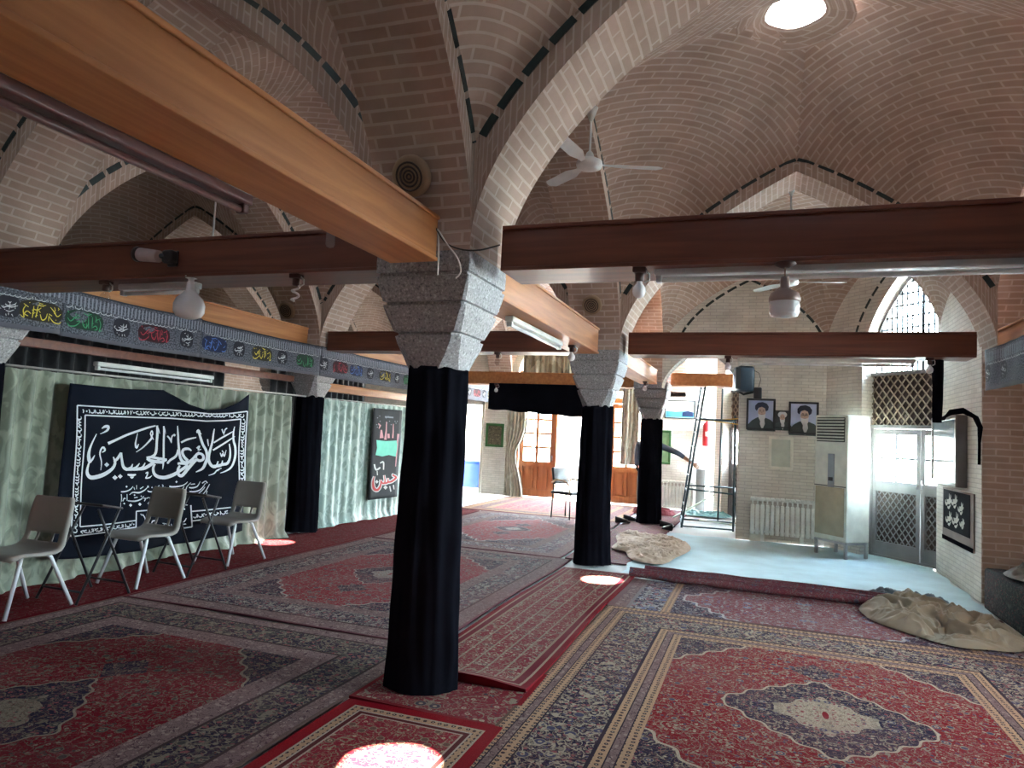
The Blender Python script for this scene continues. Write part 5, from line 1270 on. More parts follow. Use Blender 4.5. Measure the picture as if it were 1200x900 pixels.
def frieze(y0, y1, z0, z1, label, seq, x=-5.57, sgn=1):
    if sgn > 0: q_ = abs(x)/5.70; y0, y1, z0, z1 = y0*q_, y1*q_-.0, 1.5+(z0-1.5)*q_, 1.5+(z1-1.5)*q_; seq = [(a*q_, b) for a, b in seq]
    h = z1-z0; n = int((y1-y0)*20); mb = MB(); rows = []; uvs = []
    fx = lambda y, z: x+.006*sin(y*6)+.004*sin(y*17+z*9)
    for j in range(7): rows.append([Vector((fx(y0+(y1-y0)*i/n, z0+h*j/6), y0+(y1-y0)*i/n, z0+h*j/6-.012*sin(pi*((y0+(y1-y0)*i/n-y0)/(y1-y0))))) for i in range(n+1)]); uvs.append([((y1-y0)*i/n, .4*j/6) for i in range(n+1)])
    mb.grid(rows, uvs); o = mb.build('frieze_banner', [FRM_], None, label, 'banner', 'calligraphy frieze banners')
    so_ = o.modifiers.new('t', 'SOLIDIFY'); so_.thickness = .004; so_.offset = 0
    for yc, kind in seq:
        if not y0+.05 < yc < y1-.03: continue
        zc = z0+.165-.012*sin(pi*(yc-y0)/(y1-y0)); hw, hh = ((.095, .085) if kind == 'white' else (.185, .082))
        to3 = lambda u, v, yc=yc, zc=zc: Vector((fx(yc+u, zc)+sgn*.006, yc+u, zc-v)); to4 = lambda u, v, yc=yc, zc=zc: Vector((fx(yc+u, zc)+sgn*.009, yc+u, zc-v))
        g = MB(); ring = [(hw*abs(cos(a))**.6*(1 if cos(a) > 0 else -1), hh*abs(sin(a))**.75*(1 if sin(a) > 0 else -1)) for a in [2*pi*i/28 for i in range(28)]]
        g.face([to3(*p) for p in ring]); q = g.build('cartouche', [cmats[kind][1]], o)
        g = MB(); st = ROUND if kind == 'white' else LONG; su, sv = (.088, .062) if kind == 'white' else (.098, .085)
        jx = [rnd.uniform(-.12, .12) for _ in st]; jy = [rnd.uniform(-.15, .15) for _ in st]; fl = rnd.choice((1, -1)) if kind != 'white' else 1
        for q2, s in enumerate(st): stroke(g, [((u*fl+jx[q2])*su, (v+jy[q2])*sv, w*.058) for u, v, w in s], to4)
        if kind != 'white':
            for q2, s in enumerate(st[::2]): stroke(g, [((u*.55-fl*jx[q2]*3)*su, (v*.5+.45*(1 if q2 % 2 else -1))*sv, w*.045) for u, v, w in s], to4)
        for k in range(5 if kind == 'white' else 9): dot(g, rnd.uniform(-.8, .8)*hw, rnd.uniform(-.7, .7)*hh, .009, to4)
        g.build('inscription', [cmats[kind][0]], q)
    g = MB()   # small running inscription below the ticks
    yy = y0+.06
    while yy < y1-.06:
        k = rnd.random(); zc = z0+.262; t3 = lambda u, v, yy=yy, zc=zc: Vector((fx(yy+u, zc)+sgn*.006, yy+u, zc-v-.012*sin(pi*(yy-y0)/(y1-y0))))
        if k < .6: stroke(g, [(-.02, .004, .003), (0, .012, .006), (.022, .004, .005), (.03, -.008, .003)], t3)
        else: stroke(g, [(-.008, -.012, .004), (-.002, .01, .005)], t3, smooth=False)
        yy += .042 if k < .6 else .022
    g.build('running_inscription', [cmats['white'][0]], o)
    return o
SEQ = [(3.89, 'white'), (4.16, 'yellow'), (4.56, 'green'), (4.95, 'white'), (5.33, 'red'), (5.74, 'white'), (6.15, 'blue'), (6.53, 'white'), (6.93, 'yellow'), (7.32, 'white'), (7.78, 'green'), (8.22, 'white'), (8.62, 'red'), (9.05, 'blue'), (9.45, 'white'), (9.9, 'yellow'), (10.3, 'white'), (10.7, 'green'), (11.1, 'white'), (11.5, 'red'), (12.0, 'white'), (12.5, 'blue'), (13.0, 'green'), (13.4, 'white'), (13.8, 'red'), (14.2, 'white'), (14.6, 'yellow')]
frieze(3.3, 4.34, 2.15, 2.60, 'first grey calligraphy frieze strip at the left edge, with a yellow cartouche', SEQ, x=-5.555)
frieze(4.33, 5.945, 2.14, 2.555, 'grey calligraphy frieze strip above the black banner, with green and red cartouches', SEQ)
frieze(5.94, 8.135, 2.14, 2.545, 'grey calligraphy frieze strip reaching the curtain column, with a blue and a yellow cartouche', SEQ)
frieze(8.13, 11.215, 2.14, 2.55, 'grey calligraphy frieze strip above the teal curtain', SEQ)
frieze(11.21, 15.0, 2.14, 2.55, 'far grey calligraphy frieze strip, with a pink cartouche, beyond the nearest column', SEQ)
frieze(5.0, 8.15, 2.14, 2.55, 'dark calligraphy frieze strip at the right edge, leading to the right pier', [(7.6, 'white'), (8.05, 'white')], x=2.12, sgn=-1)
# ---- narrow hanging banner on the teal curtain
XN = -5.74
def on_n(px, py, off=.0): p = un(px, py, X=XN); return Vector((XN+.004*sin(p.z*6+p.y*3)+off, p.y, p.z))
E8 = lambda o_: (lambda x, y: on_n(430+x/7.82, 475+y/7.82, o_))
mb = MB(); rows = []
for j in range(25):
    f = j/24; rows.append([on_n((437.5*(1-f)+431.5*f)*(1-i/10)+(471.5*(1-f)+465*f)*i/10, (478*(1-f)+586*f)*(1-i/10)+(481*(1-f)+582*f)*i/10-(0 if 0 < j else .0)) for i in range(11)])
mb.grid(rows); nb = mb.build('hanging_banner', [plain('banner_black', (.012, .014, .016), .9, var=.3)], None, 'narrow black hanging banner with a mint green panel and red calligraphy', 'banner'); s_ = nb.modifiers.new('t', 'SOLIDIFY'); s_.thickness = .004; s_.offset = 0
mb = MB(); mb.face([E8(.006)(x, y) for x, y in ((85, 318), (170, 328), (275, 322), (272, 400), (262, 470), (200, 455), (140, 468), (78, 455), (92, 390))][::-1]); mb.build('mint_panel', [plain('mint_print', (.12, .50, .36), .8)], nb)
mb = MB()
for s in ([(128, 225, 14), (132, 300, 34)], [(175, 150, 8), (172, 230, 12), (165, 315, 22)], [(192, 260, 20), (196, 300, 20)], [(238, 170, 6), (236, 240, 10), (232, 300, 14)], [(284, 262, 20), (276, 330, 14), (262, 560, 6)], [(100, 165, 6), (118, 185, 16), (106, 214, 6)]): stroke(mb, s, E8(.006), smooth=False)
mb.build('figures', [plain('pink_print', (.45, .20, .22), .8)], nb)
mb = MB()
HUS = [[(62, 650, 12), (50, 700, 22), (58, 760, 30), (90, 775, 28), (118, 735, 22), (122, 680, 14)], [(122, 690, 14), (140, 715, 22), (160, 700, 18), (155, 640, 10)], [(150, 715, 20), (185, 705, 22), (190, 665, 10)], [(185, 705, 20), (225, 695, 24), (265, 660, 24), (235, 640, 18), (245, 632, 10)]]
for s in HUS: stroke(mb, [(x, y, w+12) for x, y, w in s], E8(.006))
for s in ([(65, 540, 14), (80, 590, 16), (120, 570, 14)], [(120, 530, 10), (150, 520, 14), (150, 590, 10)], [(90, 600, 8), (92, 640, 8)], [(205, 740, 10), (215, 790, 10)], [(240, 730, 12), (245, 770, 8)]): stroke(mb, s, E8(.006))
dot(mb, 85, 700, 34, E8(.007)); dot(mb, 165, 752, 40, E8(.007)); mb.build('inscription_outline', [plain('grey_print', (.42, .40, .38), .8)], nb)
mb = MB()
for s in HUS: stroke(mb, [(x, y, max(w-6, 5)) for x, y, w in s], E8(.009))
mb.build('inscription', [plain('red_print', (.40, .03, .03), .8)], nb)
mb = MB()
for i in range(14): dot(mb, rnd.uniform(80, 290), rnd.uniform(90, 200), 12, E8(.006))
stroke(mb, [(160, 105, 14), (240, 112, 14)], E8(.006), smooth=False); mb.build('ornament', [plain('dim_print', (.14, .15, .18), .8)], nb)
# ------------------------------------------------------------------ things on and by the portrait wall
def PYW(px, py, off=0): return un(px, py, Y=YW-off)
def framed(name, label, cat, c, w, h, y, mats, border=.03, group=None):
    """picture frame on a wall facing -Y, centre c=(x,z)"""
    t = thing(name, label, cat, (c[0], y, c[1]), group=group)
    f = MB()
    for (cx, cz, dx, dz) in ((0, h/2-border/2, w, border), (0, -h/2+border/2, w, border), (-w/2+border/2, 0, border, h-2*border), (w/2-border/2, 0, border, h-2*border)): f.rbox((cx, -.014, cz), (dx, .026, dz), .005)
    f.build('frame', [mats[0]], t)
    b = MB(); b.box((0, -.008, 0), (w-2*border, .008, h-2*border)); b.build('picture', [mats[1]], t); return t
def blob(mb, pts, y): mb.face([Vector((x, y, z)) for x, z in pts])
def ell(cx, cz, rx, rz, n=20, a0=0, a1=2*pi): return [(cx+rx*cos(a0+(a1-a0)*i/n), cz+rz*sin(a0+(a1-a0)*i/n)) for i in range(n if abs(a1-a0-2*pi) < 1e-6 else n+1)]
FBLK = plain('frame_black', (.02, .02, .025), .35); PBG = plain('portrait_sky', rgb((168, 176, 206)), .5, var=.15, scale=4); SKIN = plain('portrait_skin', rgb((196, 164, 146)), .6); TURB = plain('portrait_turban', rgb((34, 38, 60)), .6); ROBE = plain('portrait_robe', rgb((58, 66, 66)), .6); BEARD = plain('portrait_beard', rgb((206, 204, 204)), .6); DARKF = plain('portrait_dark', rgb((60, 48, 46)), .6)
def portrait(label, c, w, h, y, s, glasses=False, blackt=True, lean=0):
    t = framed('framed_portrait', label, 'picture', c, w, h, y, (FBLK, PBG if blackt else plain('portrait_black', (.03, .03, .035), .6)), .032 if blackt else .02, 'portraits on the brick wall')
    L = -.0135; k = s
    m = MB(); blob(m, [(-.40*k, -.52*k), (.44*k, -.52*k), (.43*k, -.30*k), (.30*k, -.17*k), (.16*k, -.11*k), (-.10*k, -.10*k), (-.26*k, -.20*k), (-.38*k, -.34*k)], L); m.build('robe', [ROBE], t)
    m = MB(); blob(m, [(.0*k, -.12*k), (.10*k, -.10*k), (.13*k, -.3*k), (.05*k, -.5*k), (-.02*k, -.3*k)], L-.0008); m.build('collar', [BEARD], t)
    m = MB(); blob(m, ell(.03*k+lean, .08*k, .115*k, .17*k), L-.0012); m.build('face', [SKIN], t)
    m = MB(); blob(m, [(-.085*k+lean, .03*k), (-.04*k+lean, -.01*k), (.10*k+lean, -.01*k), (.145*k+lean, .03*k), (.13*k+lean, -.12*k), (.07*k+lean, -.24*k), (.0+lean, -.24*k), (-.06*k+lean, -.12*k)], L-.0018); m.build('beard', [BEARD], t)
    m = MB()
    if blackt: blob(m, [(-.12*k+lean, .10*k), (-.17*k+lean, .16*k), (-.17*k+lean, .27*k), (-.09*k+lean, .36*k), (.05*k+lean, .385*k), (.17*k+lean, .34*k), (.235*k+lean, .24*k), (.21*k+lean, .13*k), (.15*k+lean, .09*k), (.12*k+lean, .19*k), (.03*k+lean, .235*k), (-.07*k+lean, .20*k)], L-.0024)
    else: blob(m, ell(.03*k, .22*k, .2*k, .16*k), L-.0006)
    m.build('turban', [TURB if blackt else BEARD], t)
    for sx in (-1, 1):
        m = MB(); blob(m, ell(.03*k+lean+sx*.045*k, .095*k, .026*k, .010*k, 10), L-.0026); blob(m, [(.03*k+lean+sx*.018*k, .128*k), (.03*k+lean+sx*.075*k, .122*k), (.03*k+lean+sx*.075*k, .136*k), (.03*k+lean+sx*.018*k, .142*k)], L-.0026); m.build('eye', [DARKF], t)
    m = MB(); blob(m, [(.022*k+lean, .09*k), (.042*k+lean, .09*k), (.052*k+lean, .03*k), (.012*k+lean, .03*k)], L-.0026); m.build('nose', [plain('portrait_shade', rgb((170, 134, 118)), .6)], t)
    m = MB(); blob(m, [(-.02*k+lean, .0), (.08*k+lean, .0), (.06*k+lean, -.014*k), (.0+lean, -.014*k)], L-.0026); m.build('mouth', [plain('portrait_lip', rgb((140, 96, 90)), .6)], t)
    if glasses:
        m = MB()
        for sx in (-1, 1): m.tube([(.03*k+lean+sx*.05*k+.036*k*cos(a), L-.004, .092*k+.028*k*sin(a)) for a in [2*pi*i/14 for i in range(15)]], .0022, 5)
        m.tube([(.02*k+lean, L-.004, .1*k), (.04*k+lean, L-.004, .1*k)], .0022, 5); m.build('glasses', [FBLK], t)
def cz(px, py): p = un(px, py, Y=YW); return p.x, p.z
p_ = cz(891.5, 485.5); portrait('framed portrait of a man in a black turban, nearest the scaffold opening', p_, .43, .495, YW-.003, .5)
p_ = cz(941.5, 490); portrait('framed portrait of a man with glasses and black turban, beside the air conditioner', p_, .43, .50, YW-.003, .52, True)
p_ = cz(916, 491.5); portrait('small dark framed portrait of a white-haired man between the two large ones', p_, .215, .275, YW-.003, .33, False, False)
p_ = cz(915, 531); framed('wall_hatch', 'cream framed hatch below the portraits', 'wall hatch', p_, .36, .51, YW-.003, (CREAMP, plain('hatch_panel', rgb((186, 190, 176)), .5)), .045)
RADW = plain('radiator_white', rgb((232, 234, 228)), .4)
def radiator(label, x0, x1, z0, z1, y, n):
    t = thing('radiator', label, 'radiator', ((x0+x1)/2, y-.07, z0), group='white column radiators'); w = (x1-x0)/n; H = z1-z0
    for i in range(n):
        x = x0-(x0+x1)/2+w*(i+.5); m = MB(); m.rbox((x, 0, H*.40), (w*.80, .07, H*.80), .012); m.rbox((x, 0, H*.965), (w*.92, .08, H*.07), .01); m.rbox((x, 0, H*.87), (w*.34, .05, H*.16), .006); m.build('radiator_section', [RADW], t)
    m = MB(); m.tube([(-(x1-x0)/2, 0, H*.93), ((x1-x0)/2, 0, H*.93)], .018, 8); m.build('pipe', [RADW], t)
    m = MB(); m.tube([(-(x1-x0)/2, 0, H*.08), ((x1-x0)/2, 0, H*.08)], .018, 8); m.build('pipe', [RADW], t)
    for s in (-1, 1): m = MB(); m.box((s*(x1-x0)*.3, .0, -z0/2+.005), (.05, .06, z0-.01)); m.build('foot', [RADW], t)
radiator('white radiator below the portraits, left of the air conditioner', cz(879, 600)[0], cz(953, 600)[0]+.03, .11, .68, YW, 13)
radiator('white radiator against the far wall behind the scaffold', -2.14, -1.30, .06, .62, YB, 11)
mb = MB(); mb.rbox((.0, YW-.05, .06), (.22, .06, .12), .004); mb.build('wood_block', [CREAMP], None, 'cream block under the radiator below the portraits', 'block')
# air conditioner: tall floor unit standing on a steel stand, parallel to the slanting wall
ACP = Vector((1.10, 10.86, 0)); ang = atan2(KD.y, KD.x)
t = thing('air_conditioner', 'tall cream floor-standing air conditioner on a steel stand, beside the big window', 'air conditioner', (ACP.x, ACP.y, 0.006), ang)
ACM = plain('ac_cream', rgb((222, 226, 214)), .35); ACG = plain('ac_grille', rgb((64, 68, 66)), .5); ACT = plain('ac_mesh', rgb((172, 164, 140)), .6)
W_, D_, Z0_, Z1_ = .58, .42, .22, 1.95
m = MB(); m.rbox((0, 0, (Z0_+Z1_)/2), (W_, D_, Z1_-Z0_), .02); m.build('cabinet', [ACM], t)
m = MB(); m.rbox((0, -D_/2-.002, 1.745), (W_-.08, .02, .34), .008); m.build('grille_recess', [ACG], t)
for i in range(8): m = MB(); m.rbox((0, -D_/2-.014, 1.60+.042*i), (W_-.09, .022, .012), .004, Matrix.Rotation(.5, 3, 'X')); m.build('louvre', [ACM], t)
m = MB(); m.rbox((.02, -D_/2-.006, 1.18), (.11, .014, .46), .006); m.build('control_panel', [plain('ac_panel', rgb((150, 158, 166)), .3)], t)
m = MB(); m.rbox((.02, -D_/2-.014, 1.06), (.08, .008, .05), .004); m.build('display', [FBLK], t)
m = MB(); m.rbox((-.0, -D_/2-.006, .62), (W_-.07, .014, .66), .006); m.build('intake_grille', [ACT], t)
m = MB(); m.rbox((0, -D_/2-.004, .965), (W_-.02, .012, .012), .003); m.build('seam', [ACG], t)
for sx in (-1, 1):
    for sy in (-1, 1): m = MB(); m.box((sx*(W_/2-.03), sy*(D_/2-.03), .095), (.035, .035, .19)); m.build('leg', [STEEL], t)
m = MB()
for a, b, c, d in ((0, -D_/2+.03, W_, .035), (0, D_/2-.03, W_, .035), (-W_/2+.03, 0, .035, D_), (W_/2-.03, 0, .035, D_)): m.box((a, b, .205), (c, d, .03))
m.build('stand', [STEEL], t)
# ------------------------------------------------------------------ right pier: notice cabinet, calligraphy sheet, rolled cloth, cable
PX = 2.16
t = thing('notice_cabinet', 'grey glass-fronted notice cabinet on the left face of the right pier', 'cabinet', (PX-.055, 9.52, 1.53))
m = MB(); m.rbox((0, 0, 0), (.10, 1.16, .80), .008); m.build('cabinet_body', [plain('cabinet_grey', rgb((120, 116, 116)), .4)], t)
m = MB()
for cy_, cz_, dy, dz in ((0, .375, 1.16, .05), (0, -.375, 1.16, .05), (.555, 0, .05, .7), (-.555, 0, .05, .7)): m.rbox((-.055, cy_, cz_), (.02, dy, dz), .005)
m.build('cabinet_frame', [plain('cabinet_trim', rgb((150, 146, 140)), .35)], t)
m = MB(); m.box((-.052, 0, 0), (.004, 1.08, .72)); m.build('glass_front', [plain('cabinet_glass', rgb((128, 146, 156)), .08)], t)
t = thing('calligraphy_sheet', 'bordered black calligraphy sheet under the notice cabinet on the right pier', 'poster', (PX-.012, 9.30, .775))
m = MB(); m.rbox((0, 0, 0), (.016, 1.32, .62), .004); m.build('border', [plain('sheet_border', rgb((126, 112, 104)), .7)], t)
m = MB(); m.box((-.010, .03, .06), (.004, 1.14, .46)); m.build('black_field', [plain('sheet_black', (.012, .012, .015), .95, spec=.02)], t)
m = MB(); m.box((-.010, 0, -.285), (.006, 1.32, .05)); m.build('black_hem', [BLACKC], t)
m = MB(); to3 = lambda u, v: Vector((-.0135, .03-u, .06-v))
# mirrored so that the text runs right to left seen from the hall
rnd2 = random.Random(5)
for (u, v, s) in ((-.32, -.10, .16), (-.05, -.12, .14), (.22, -.06, .12), (-.30, .10, .15), (.0, .09, .16), (.28, .10, .10)):
    for st in ROUND[:6]: stroke(m, [(u+a*s*1.15, v+b*s*.8, w*.26) for a, b, w in st], to3)
m.build('inscription', [plain('sheet_print', rgb((206, 200, 188)), .7)], t)
m = MB(); rows = []
for j in range(21):
    f = j/20; r_ = .055-.012*f; z = 2.47-.66*f
    rows.append([Vector((r_*(1+.12*sin(3*a+f*5))*cos(a), r_*(1+.12*sin(3*a+f*5))*sin(a)+.01*sin(f*4), z-.0)) for a in [2*pi*k/16 for k in range(16)]])
m.grid(rows, closed=True, flip=True); m.face(rows[-1]); m.build('rolled_cloth', [BLACKC], None, 'rolled black cloth hanging from the end of the beam at the right pier', 'rolled cloth', loc=(1.73, Y1+.08, 0))
m = MB()
for k in range(4): m.tube([(1.74+.012*k, Y1+.05, 1.84), (1.84, Y1+.06, 1.90+.012*k), (1.96, Y1+.08, 1.925+.012*k), (2.06+.01*k, Y1+.10, 1.88), (2.11+.008*k, Y1+.12, 1.78), (2.125, Y1+.16, 1.62), (2.13, Y1+.185, 1.40)], .014, 8)
m.build('cable_bundle', [BLACKC], None, 'black cable bundle arching from the rolled cloth onto the right pier', 'cable')
beam('Y', 4.2, 8.38, 2.34, 2.50, 2.74, .22, 'wooden beam above the frieze at the right edge', BEAMY)
# patterned chest with fabric
CH = rug_mat('chest_cover', 1.0, 1.0, [(.0, 'plain:.1,.1,.1')], (.035, .04, .045), (.10, .11, .10), cream=(.15, .16, .14), dense=2.2, wear=.3)
t = thing('storage_chest', 'low chest under a dark patterned cover at the right edge', 'chest', (2.55, 7.42, 0))
m = MB(); m.rbox((0, 0, .20), (.88, 1.5, .40), .03); m.build('chest_cover', [CH], t)
crumple('fabric_pile', 'pale fabric heap lying on the patterned chest at the right edge', 'fabric', plain('fabric_pale', rgb((120, 118, 112)), .9), (2.56, 7.45, .41), .74, 1.0, .34, 12, .2, 60, .25, 1.2)
m = MB(); m.lathe([(0, 0), (.05, 0), (.055, .04), (.045, .09), (.05, .10), (0, .105)], n=16); m.build('cup', [plain('cup_brown', rgb((92, 70, 62)), .4)], None, 'small brown cup on the corner of the patterned chest', 'cup', loc=(2.2, 7.0, .402))
# ------------------------------------------------------------------ back wall things
def cb_(px, py): p = un(px, py, Y=YB); return p.x, p.z
GRN = plain('poster_green', rgb((52, 98, 52)), .5); PBR = speckle('poster_text', rgb((96, 86, 66)), rgb((60, 50, 40)), rgb((150, 140, 110)), 60)
p_ = cb_(580, 510); t = framed('framed_poster', 'green framed text panel on the back wall left of the tied curtain', 'poster', p_, .46, .56, YB-.003, (GRN, PBR), .06)
p_ = cb_(777, 524); t = framed('wall_poster', 'green poster on the far wall behind the scaffold', 'poster', (p_[0]+.02, p_[1]), .30, .74, YB-.003, (GRN, plain('poster_light', rgb((120, 150, 110)), .5)), .05)
p_ = cb_(797, 480); t = framed('landscape_picture', 'framed landscape picture high on the far wall beside the third capital', 'picture', p_, .66, .40, YB-.003, (FBLK, plain('picture_sky', rgb((206, 226, 230)), .4, var=.1, scale=3)), .02)
m = MB(); m.face([(-.30, -.0135, -.17), (.30, -.0135, -.17), (.30, -.0135, -.06), (.1, -.0135, -.03), (-.1, -.0135, -.05), (-.30, -.0135, -.04)]); m.build('water', [plain('picture_water', rgb((88, 170, 190)), .4)], t)
m = MB(); m.face([(.05, -.0145, -.15), (.28, -.0145, -.15), (.28, -.0145, -.05), (.16, -.0145, -.02), (.05, -.0145, -.06)]); m.build('buildings', [plain('picture_dark', rgb((40, 56, 92)), .4)], t)
t = thing('fire_extinguisher', 'red fire extinguisher on the far wall right of the scaffold ladder', 'fire extinguisher', (-1.06, YB-.12, 1.40))
RDP = plain('extinguisher_red', rgb((170, 16, 26)), .5)
m = MB(); m.lathe([(0, 0), (.085, .0), (.09, .02), (.09, .42), (.075, .48), (.03, .52), (.03, .54), (0, .54)], n=20); m.build('cylinder_body', [RDP], t)
m = MB(); m.rbox((0, 0, .565), (.05, .05, .05), .008); m.tube([(0, 0, .59), (-.09, 0, .60)], .008); m.tube([(0, 0, .57), (-.09, 0, .565)], .007); m.build('valve', [BLACKP], t)
m = MB(); m.tube([(.02, -.02, .57), (.11, -.03, .53), (.12, -.03, .35), (.10, -.03, .2)], .010, 8); m.build('hose', [BLACKP], t)
m = MB(); m.rbox((0, -.089, .26), (.06, .008, .10), .003); m.build('label', [plain('label_white', rgb((190, 150, 140)), .5)], t)
m = MB(); m.rbox((-1.22, YB-.15, 1.14), (.42, .28, .04), .008); m.rbox((-1.22, YB-.03, 1.06), (.38, .05, .12), .006); m.build('wall_shelf', [WHITEP], None, 'white wall shelf below the fire extinguisher', 'shelf')
m = MB(); m.rbox((-1.14, YB-.24, .47), (.20, .30, .90), .02); m.build('grey_cupboard', [plain('cupboard_grey', rgb((140, 142, 140)), .5)], None, 'low grey cupboard under the white shelf at the far wall', 'cupboard')
# ------------------------------------------------------------------ scaffold tower with leaning ladder
t = thing('scaffold', 'narrow steel scaffold tower with a ladder side by the far radiator', 'scaffold', (-.80, 12.9, .012))
PIP = plain('scaffold_pipe', rgb((48, 70, 76)), .45, metal=.3)
LN = [((-.42, -.50, 0), (-.10, -.12, 2.60)), ((-.55, .62, 0), (-.22, .40, 2.60))]
for a, b in LN: m = MB(); m.tube([a, b], .018, 8); m.build('pole', [PIP], t)
for k in range(10):
    f = (k+.35)/10; m = MB(); m.tube([Vector(a).lerp(Vector(b), f) for a, b in LN], .012, 6); m.build('rung', [PIP], t)
for a, b in (((.42, -.42, 0), (.40, -.42, 1.95)), ((.10, .95, 0), (.12, .95, 2.5)), ((.40, .7, 0), (.38, .7, 1.95))): m = MB(); m.tube([a, b], .016, 8); m.build('pole', [PIP], t)
for p in ([(-.42, -.50, .03), (.42, -.42, .03)], [(-.55, .62, .03), (.40, .7, .03)], [(-.42, -.50, .03), (-.55, .62, .03)], [(.42, -.42, .03), (.40, .7, .03)], [(-.34, -.40, .66), (.42, -.42, .62)], [(.42, -.42, .62), (.40, .7, .66)], [(-.47, .55, .66), (.40, .7, .66)], [(-.19, -.22, 1.88), (.40, -.42, 1.86)], [(-.3, .45, 1.88), (.38, .7, 1.88)], [(.40, -.42, 1.86), (.38, .7, 1.88)], [(.40, -.42, 1.4), (.38, .7, 1.45)]):
    m = MB(); m.tube(p, .014, 8); m.build('brace', [PIP], t)
YEL = plain('yellow_rope', rgb((214, 176, 76)), .7)
m = MB(); m.tube([(-.2, -.2, 1.87), (.2, -.3, 1.83), (.46, -.5, 1.80)], .008, 6); m.tube([(-.2, -.1, 1.86), (.25, -.35, 1.88), (.5, -.5, 1.9)], .008, 6); m.build('rope', [YEL], t)
# debris by the scaffold
def plank(c, d, rz, tilt, label, col):
    m = MB(); m.rbox((0, 0, 0), d, .004); o = m.build('plank', [wood('plank_'+col, *( (rgb((150, 170, 160)), rgb((190, 200, 184))) if col == 'pale' else (rgb((120, 96, 70)), rgb((150, 124, 92)))), .6, 'X', coat=0)], None, label, 'plank', 'loose planks by the scaffold', loc=c); o.rotation_euler = (0, tilt, rz)
plank((-1.15, 13.9, .26), (.9, .07, .02), .3, -.55, 'pale plank propped up behind the scaffold', 'pale')
plank((-.85, 13.6, .03), (1.0, .08, .025), .1, 0, 'brown plank lying flat on the floor inside the scaffold', 'brown')
plank((-.65, 13.35, .045), (.8, .06, .02), -.5, 0, 'pale plank lying crosswise on the floor by the scaffold', 'pale')
crumple('cloth_heap', 'dark red rug heap behind the foot of the third column', 'cloth', plain('heap_red', rgb((130, 60, 66)), .9), (-1.95, 14.3, .01), .8, .6, .34, 21, 0, 50, .3, 1.5)
crumple('plastic_heap', 'teal plastic sheeting heap on the floor inside the scaffold', 'plastic sheet', plain('heap_teal', rgb((110, 160, 160)), .4), (-.95, 14.75, .01), 1.0, .6, .2, 23, 0, 50, .3, 1.6)
def shoe(p, rz, label):
    m = MB(); rows = []
    for i in range(13):
        f = i/12; x = -.13+.26*f; w = (.035+.018*sin(pi*min(1, f*1.15)))*(1 if 0 < i < 12 else .5); h = .075*(1-f)**.7+.035 if f < .9 else .03
        rows.append([Vector((x, w*cos(a), max(0, h*.5+h*.5*sin(a)))) for a in [2*pi*k/12 for k in range(12)]])
    m.grid(rows, closed=True, flip=True); o = m.build('shoe', [BLACKP], None, label, 'shoe', 'black shoes by the third column', loc=p); o.rotation_euler = (0, 0, rz)
shoe((-2.22, 12.35, .012), .4, 'black shoe left of the foot of the third column'); shoe((-2.15, 12.75, .012), .1, 'black shoe close behind the first one at the third column')
shoe((-1.45, 12.35, .012), .2, 'black shoe right of the foot of the third column'); shoe((-1.38, 11.75, .03), 2.3, 'black shoe lying alone on the brown packing paper')
# ------------------------------------------------------------------ person working behind the third column, one arm reaching to the ladder
t = thing('person', 'person in grey-blue clothes behind the third column, one arm reaching out to the scaffold ladder', 'person', (0, 0, 0))
PXc, PYc = un(759, 530, Y=13.6).x, 13.6
SKN = plain('person_skin', rgb((176, 128, 98)), .6); SHIRT = plain('person_shirt', rgb((92, 104, 122)), .85); TROU = plain('person_trousers', rgb((44, 46, 54)), .9); HAIR = plain('person_hair', rgb((28, 24, 22)), .8)
def skin_mesh(name, verts, edges, radii, mat, par, root=0, lv=2):
    me = bpy.data.meshes.new(name); me.from_pydata([tuple(v) for v in verts], edges, []); o = bpy.data.objects.new(name, me); COL.objects.link(o); o.parent = par
    me.materials.append(mat); md = o.modifiers.new('skin', 'SKIN'); md.use_smooth_shade = True
    for i, r in enumerate(radii):
        d = me.skin_vertices[0].data[i]; d.radius = r if isinstance(r, tuple) else (r, r); d.use_root = (i == root)
    s = o.modifiers.new('sub', 'SUBSURF'); s.levels = lv; s.render_levels = lv; return o
W = lambda x, y, z: Vector((PXc+x, PYc+y, z))
hand = un(811, 543, Y=13.45); elb = un(795, 531, Y=13.5); sho = W(.17, -.02, 1.40)
# body: pelvis root, spine, neck, head, arms, legs - one continuous surface
V = [W(0, 0, .93), W(0, 0, 1.08), W(0, -.01, 1.25), W(0, -.01, 1.38), W(0, -.01, 1.47), W(.01, -.02, 1.56), W(.015, -.03, 1.66),
     sho, sho.lerp(elb, .5), elb, elb.lerp(hand, .5), hand, W(-.17, 0, 1.39), W(-.20, .02, 1.22), W(-.20, .0, 1.08), W(-.18, -.06, .95), W(-.16, -.10, .86),
     W(.09, 0, .86), W(.10, -.01, .50), W(.10, .01, .12), W(.10, -.08, .05), W(.11, -.15, .045), W(-.09, 0, .86), W(-.11, -.01, .50), W(-.12, .02, .12), W(-.12, -.07, .05), W(-.13, -.14, .045)]
E_ = [(0, 1), (1, 2), (2, 3), (3, 4), (4, 5), (5, 6), (3, 7), (7, 8), (8, 9), (9, 10), (10, 11), (3, 12), (12, 13), (13, 14), (14, 15), (15, 16), (0, 17), (17, 18), (18, 19), (19, 20), (20, 21), (0, 22), (22, 23), (23, 24), (24, 25), (25, 26)]
Rr = [(.15, .11), (.13, .10), (.15, .10), (.14, .09), .055, (.075, .09), (.06, .075), .06, .05, .043, .036, .026, .06, .05, .042, .034, .026, .085, .06, .042, .04, .03, .085, .06, .042, .04, .03]
skin_mesh('body', V, E_, Rr, SKN, t)
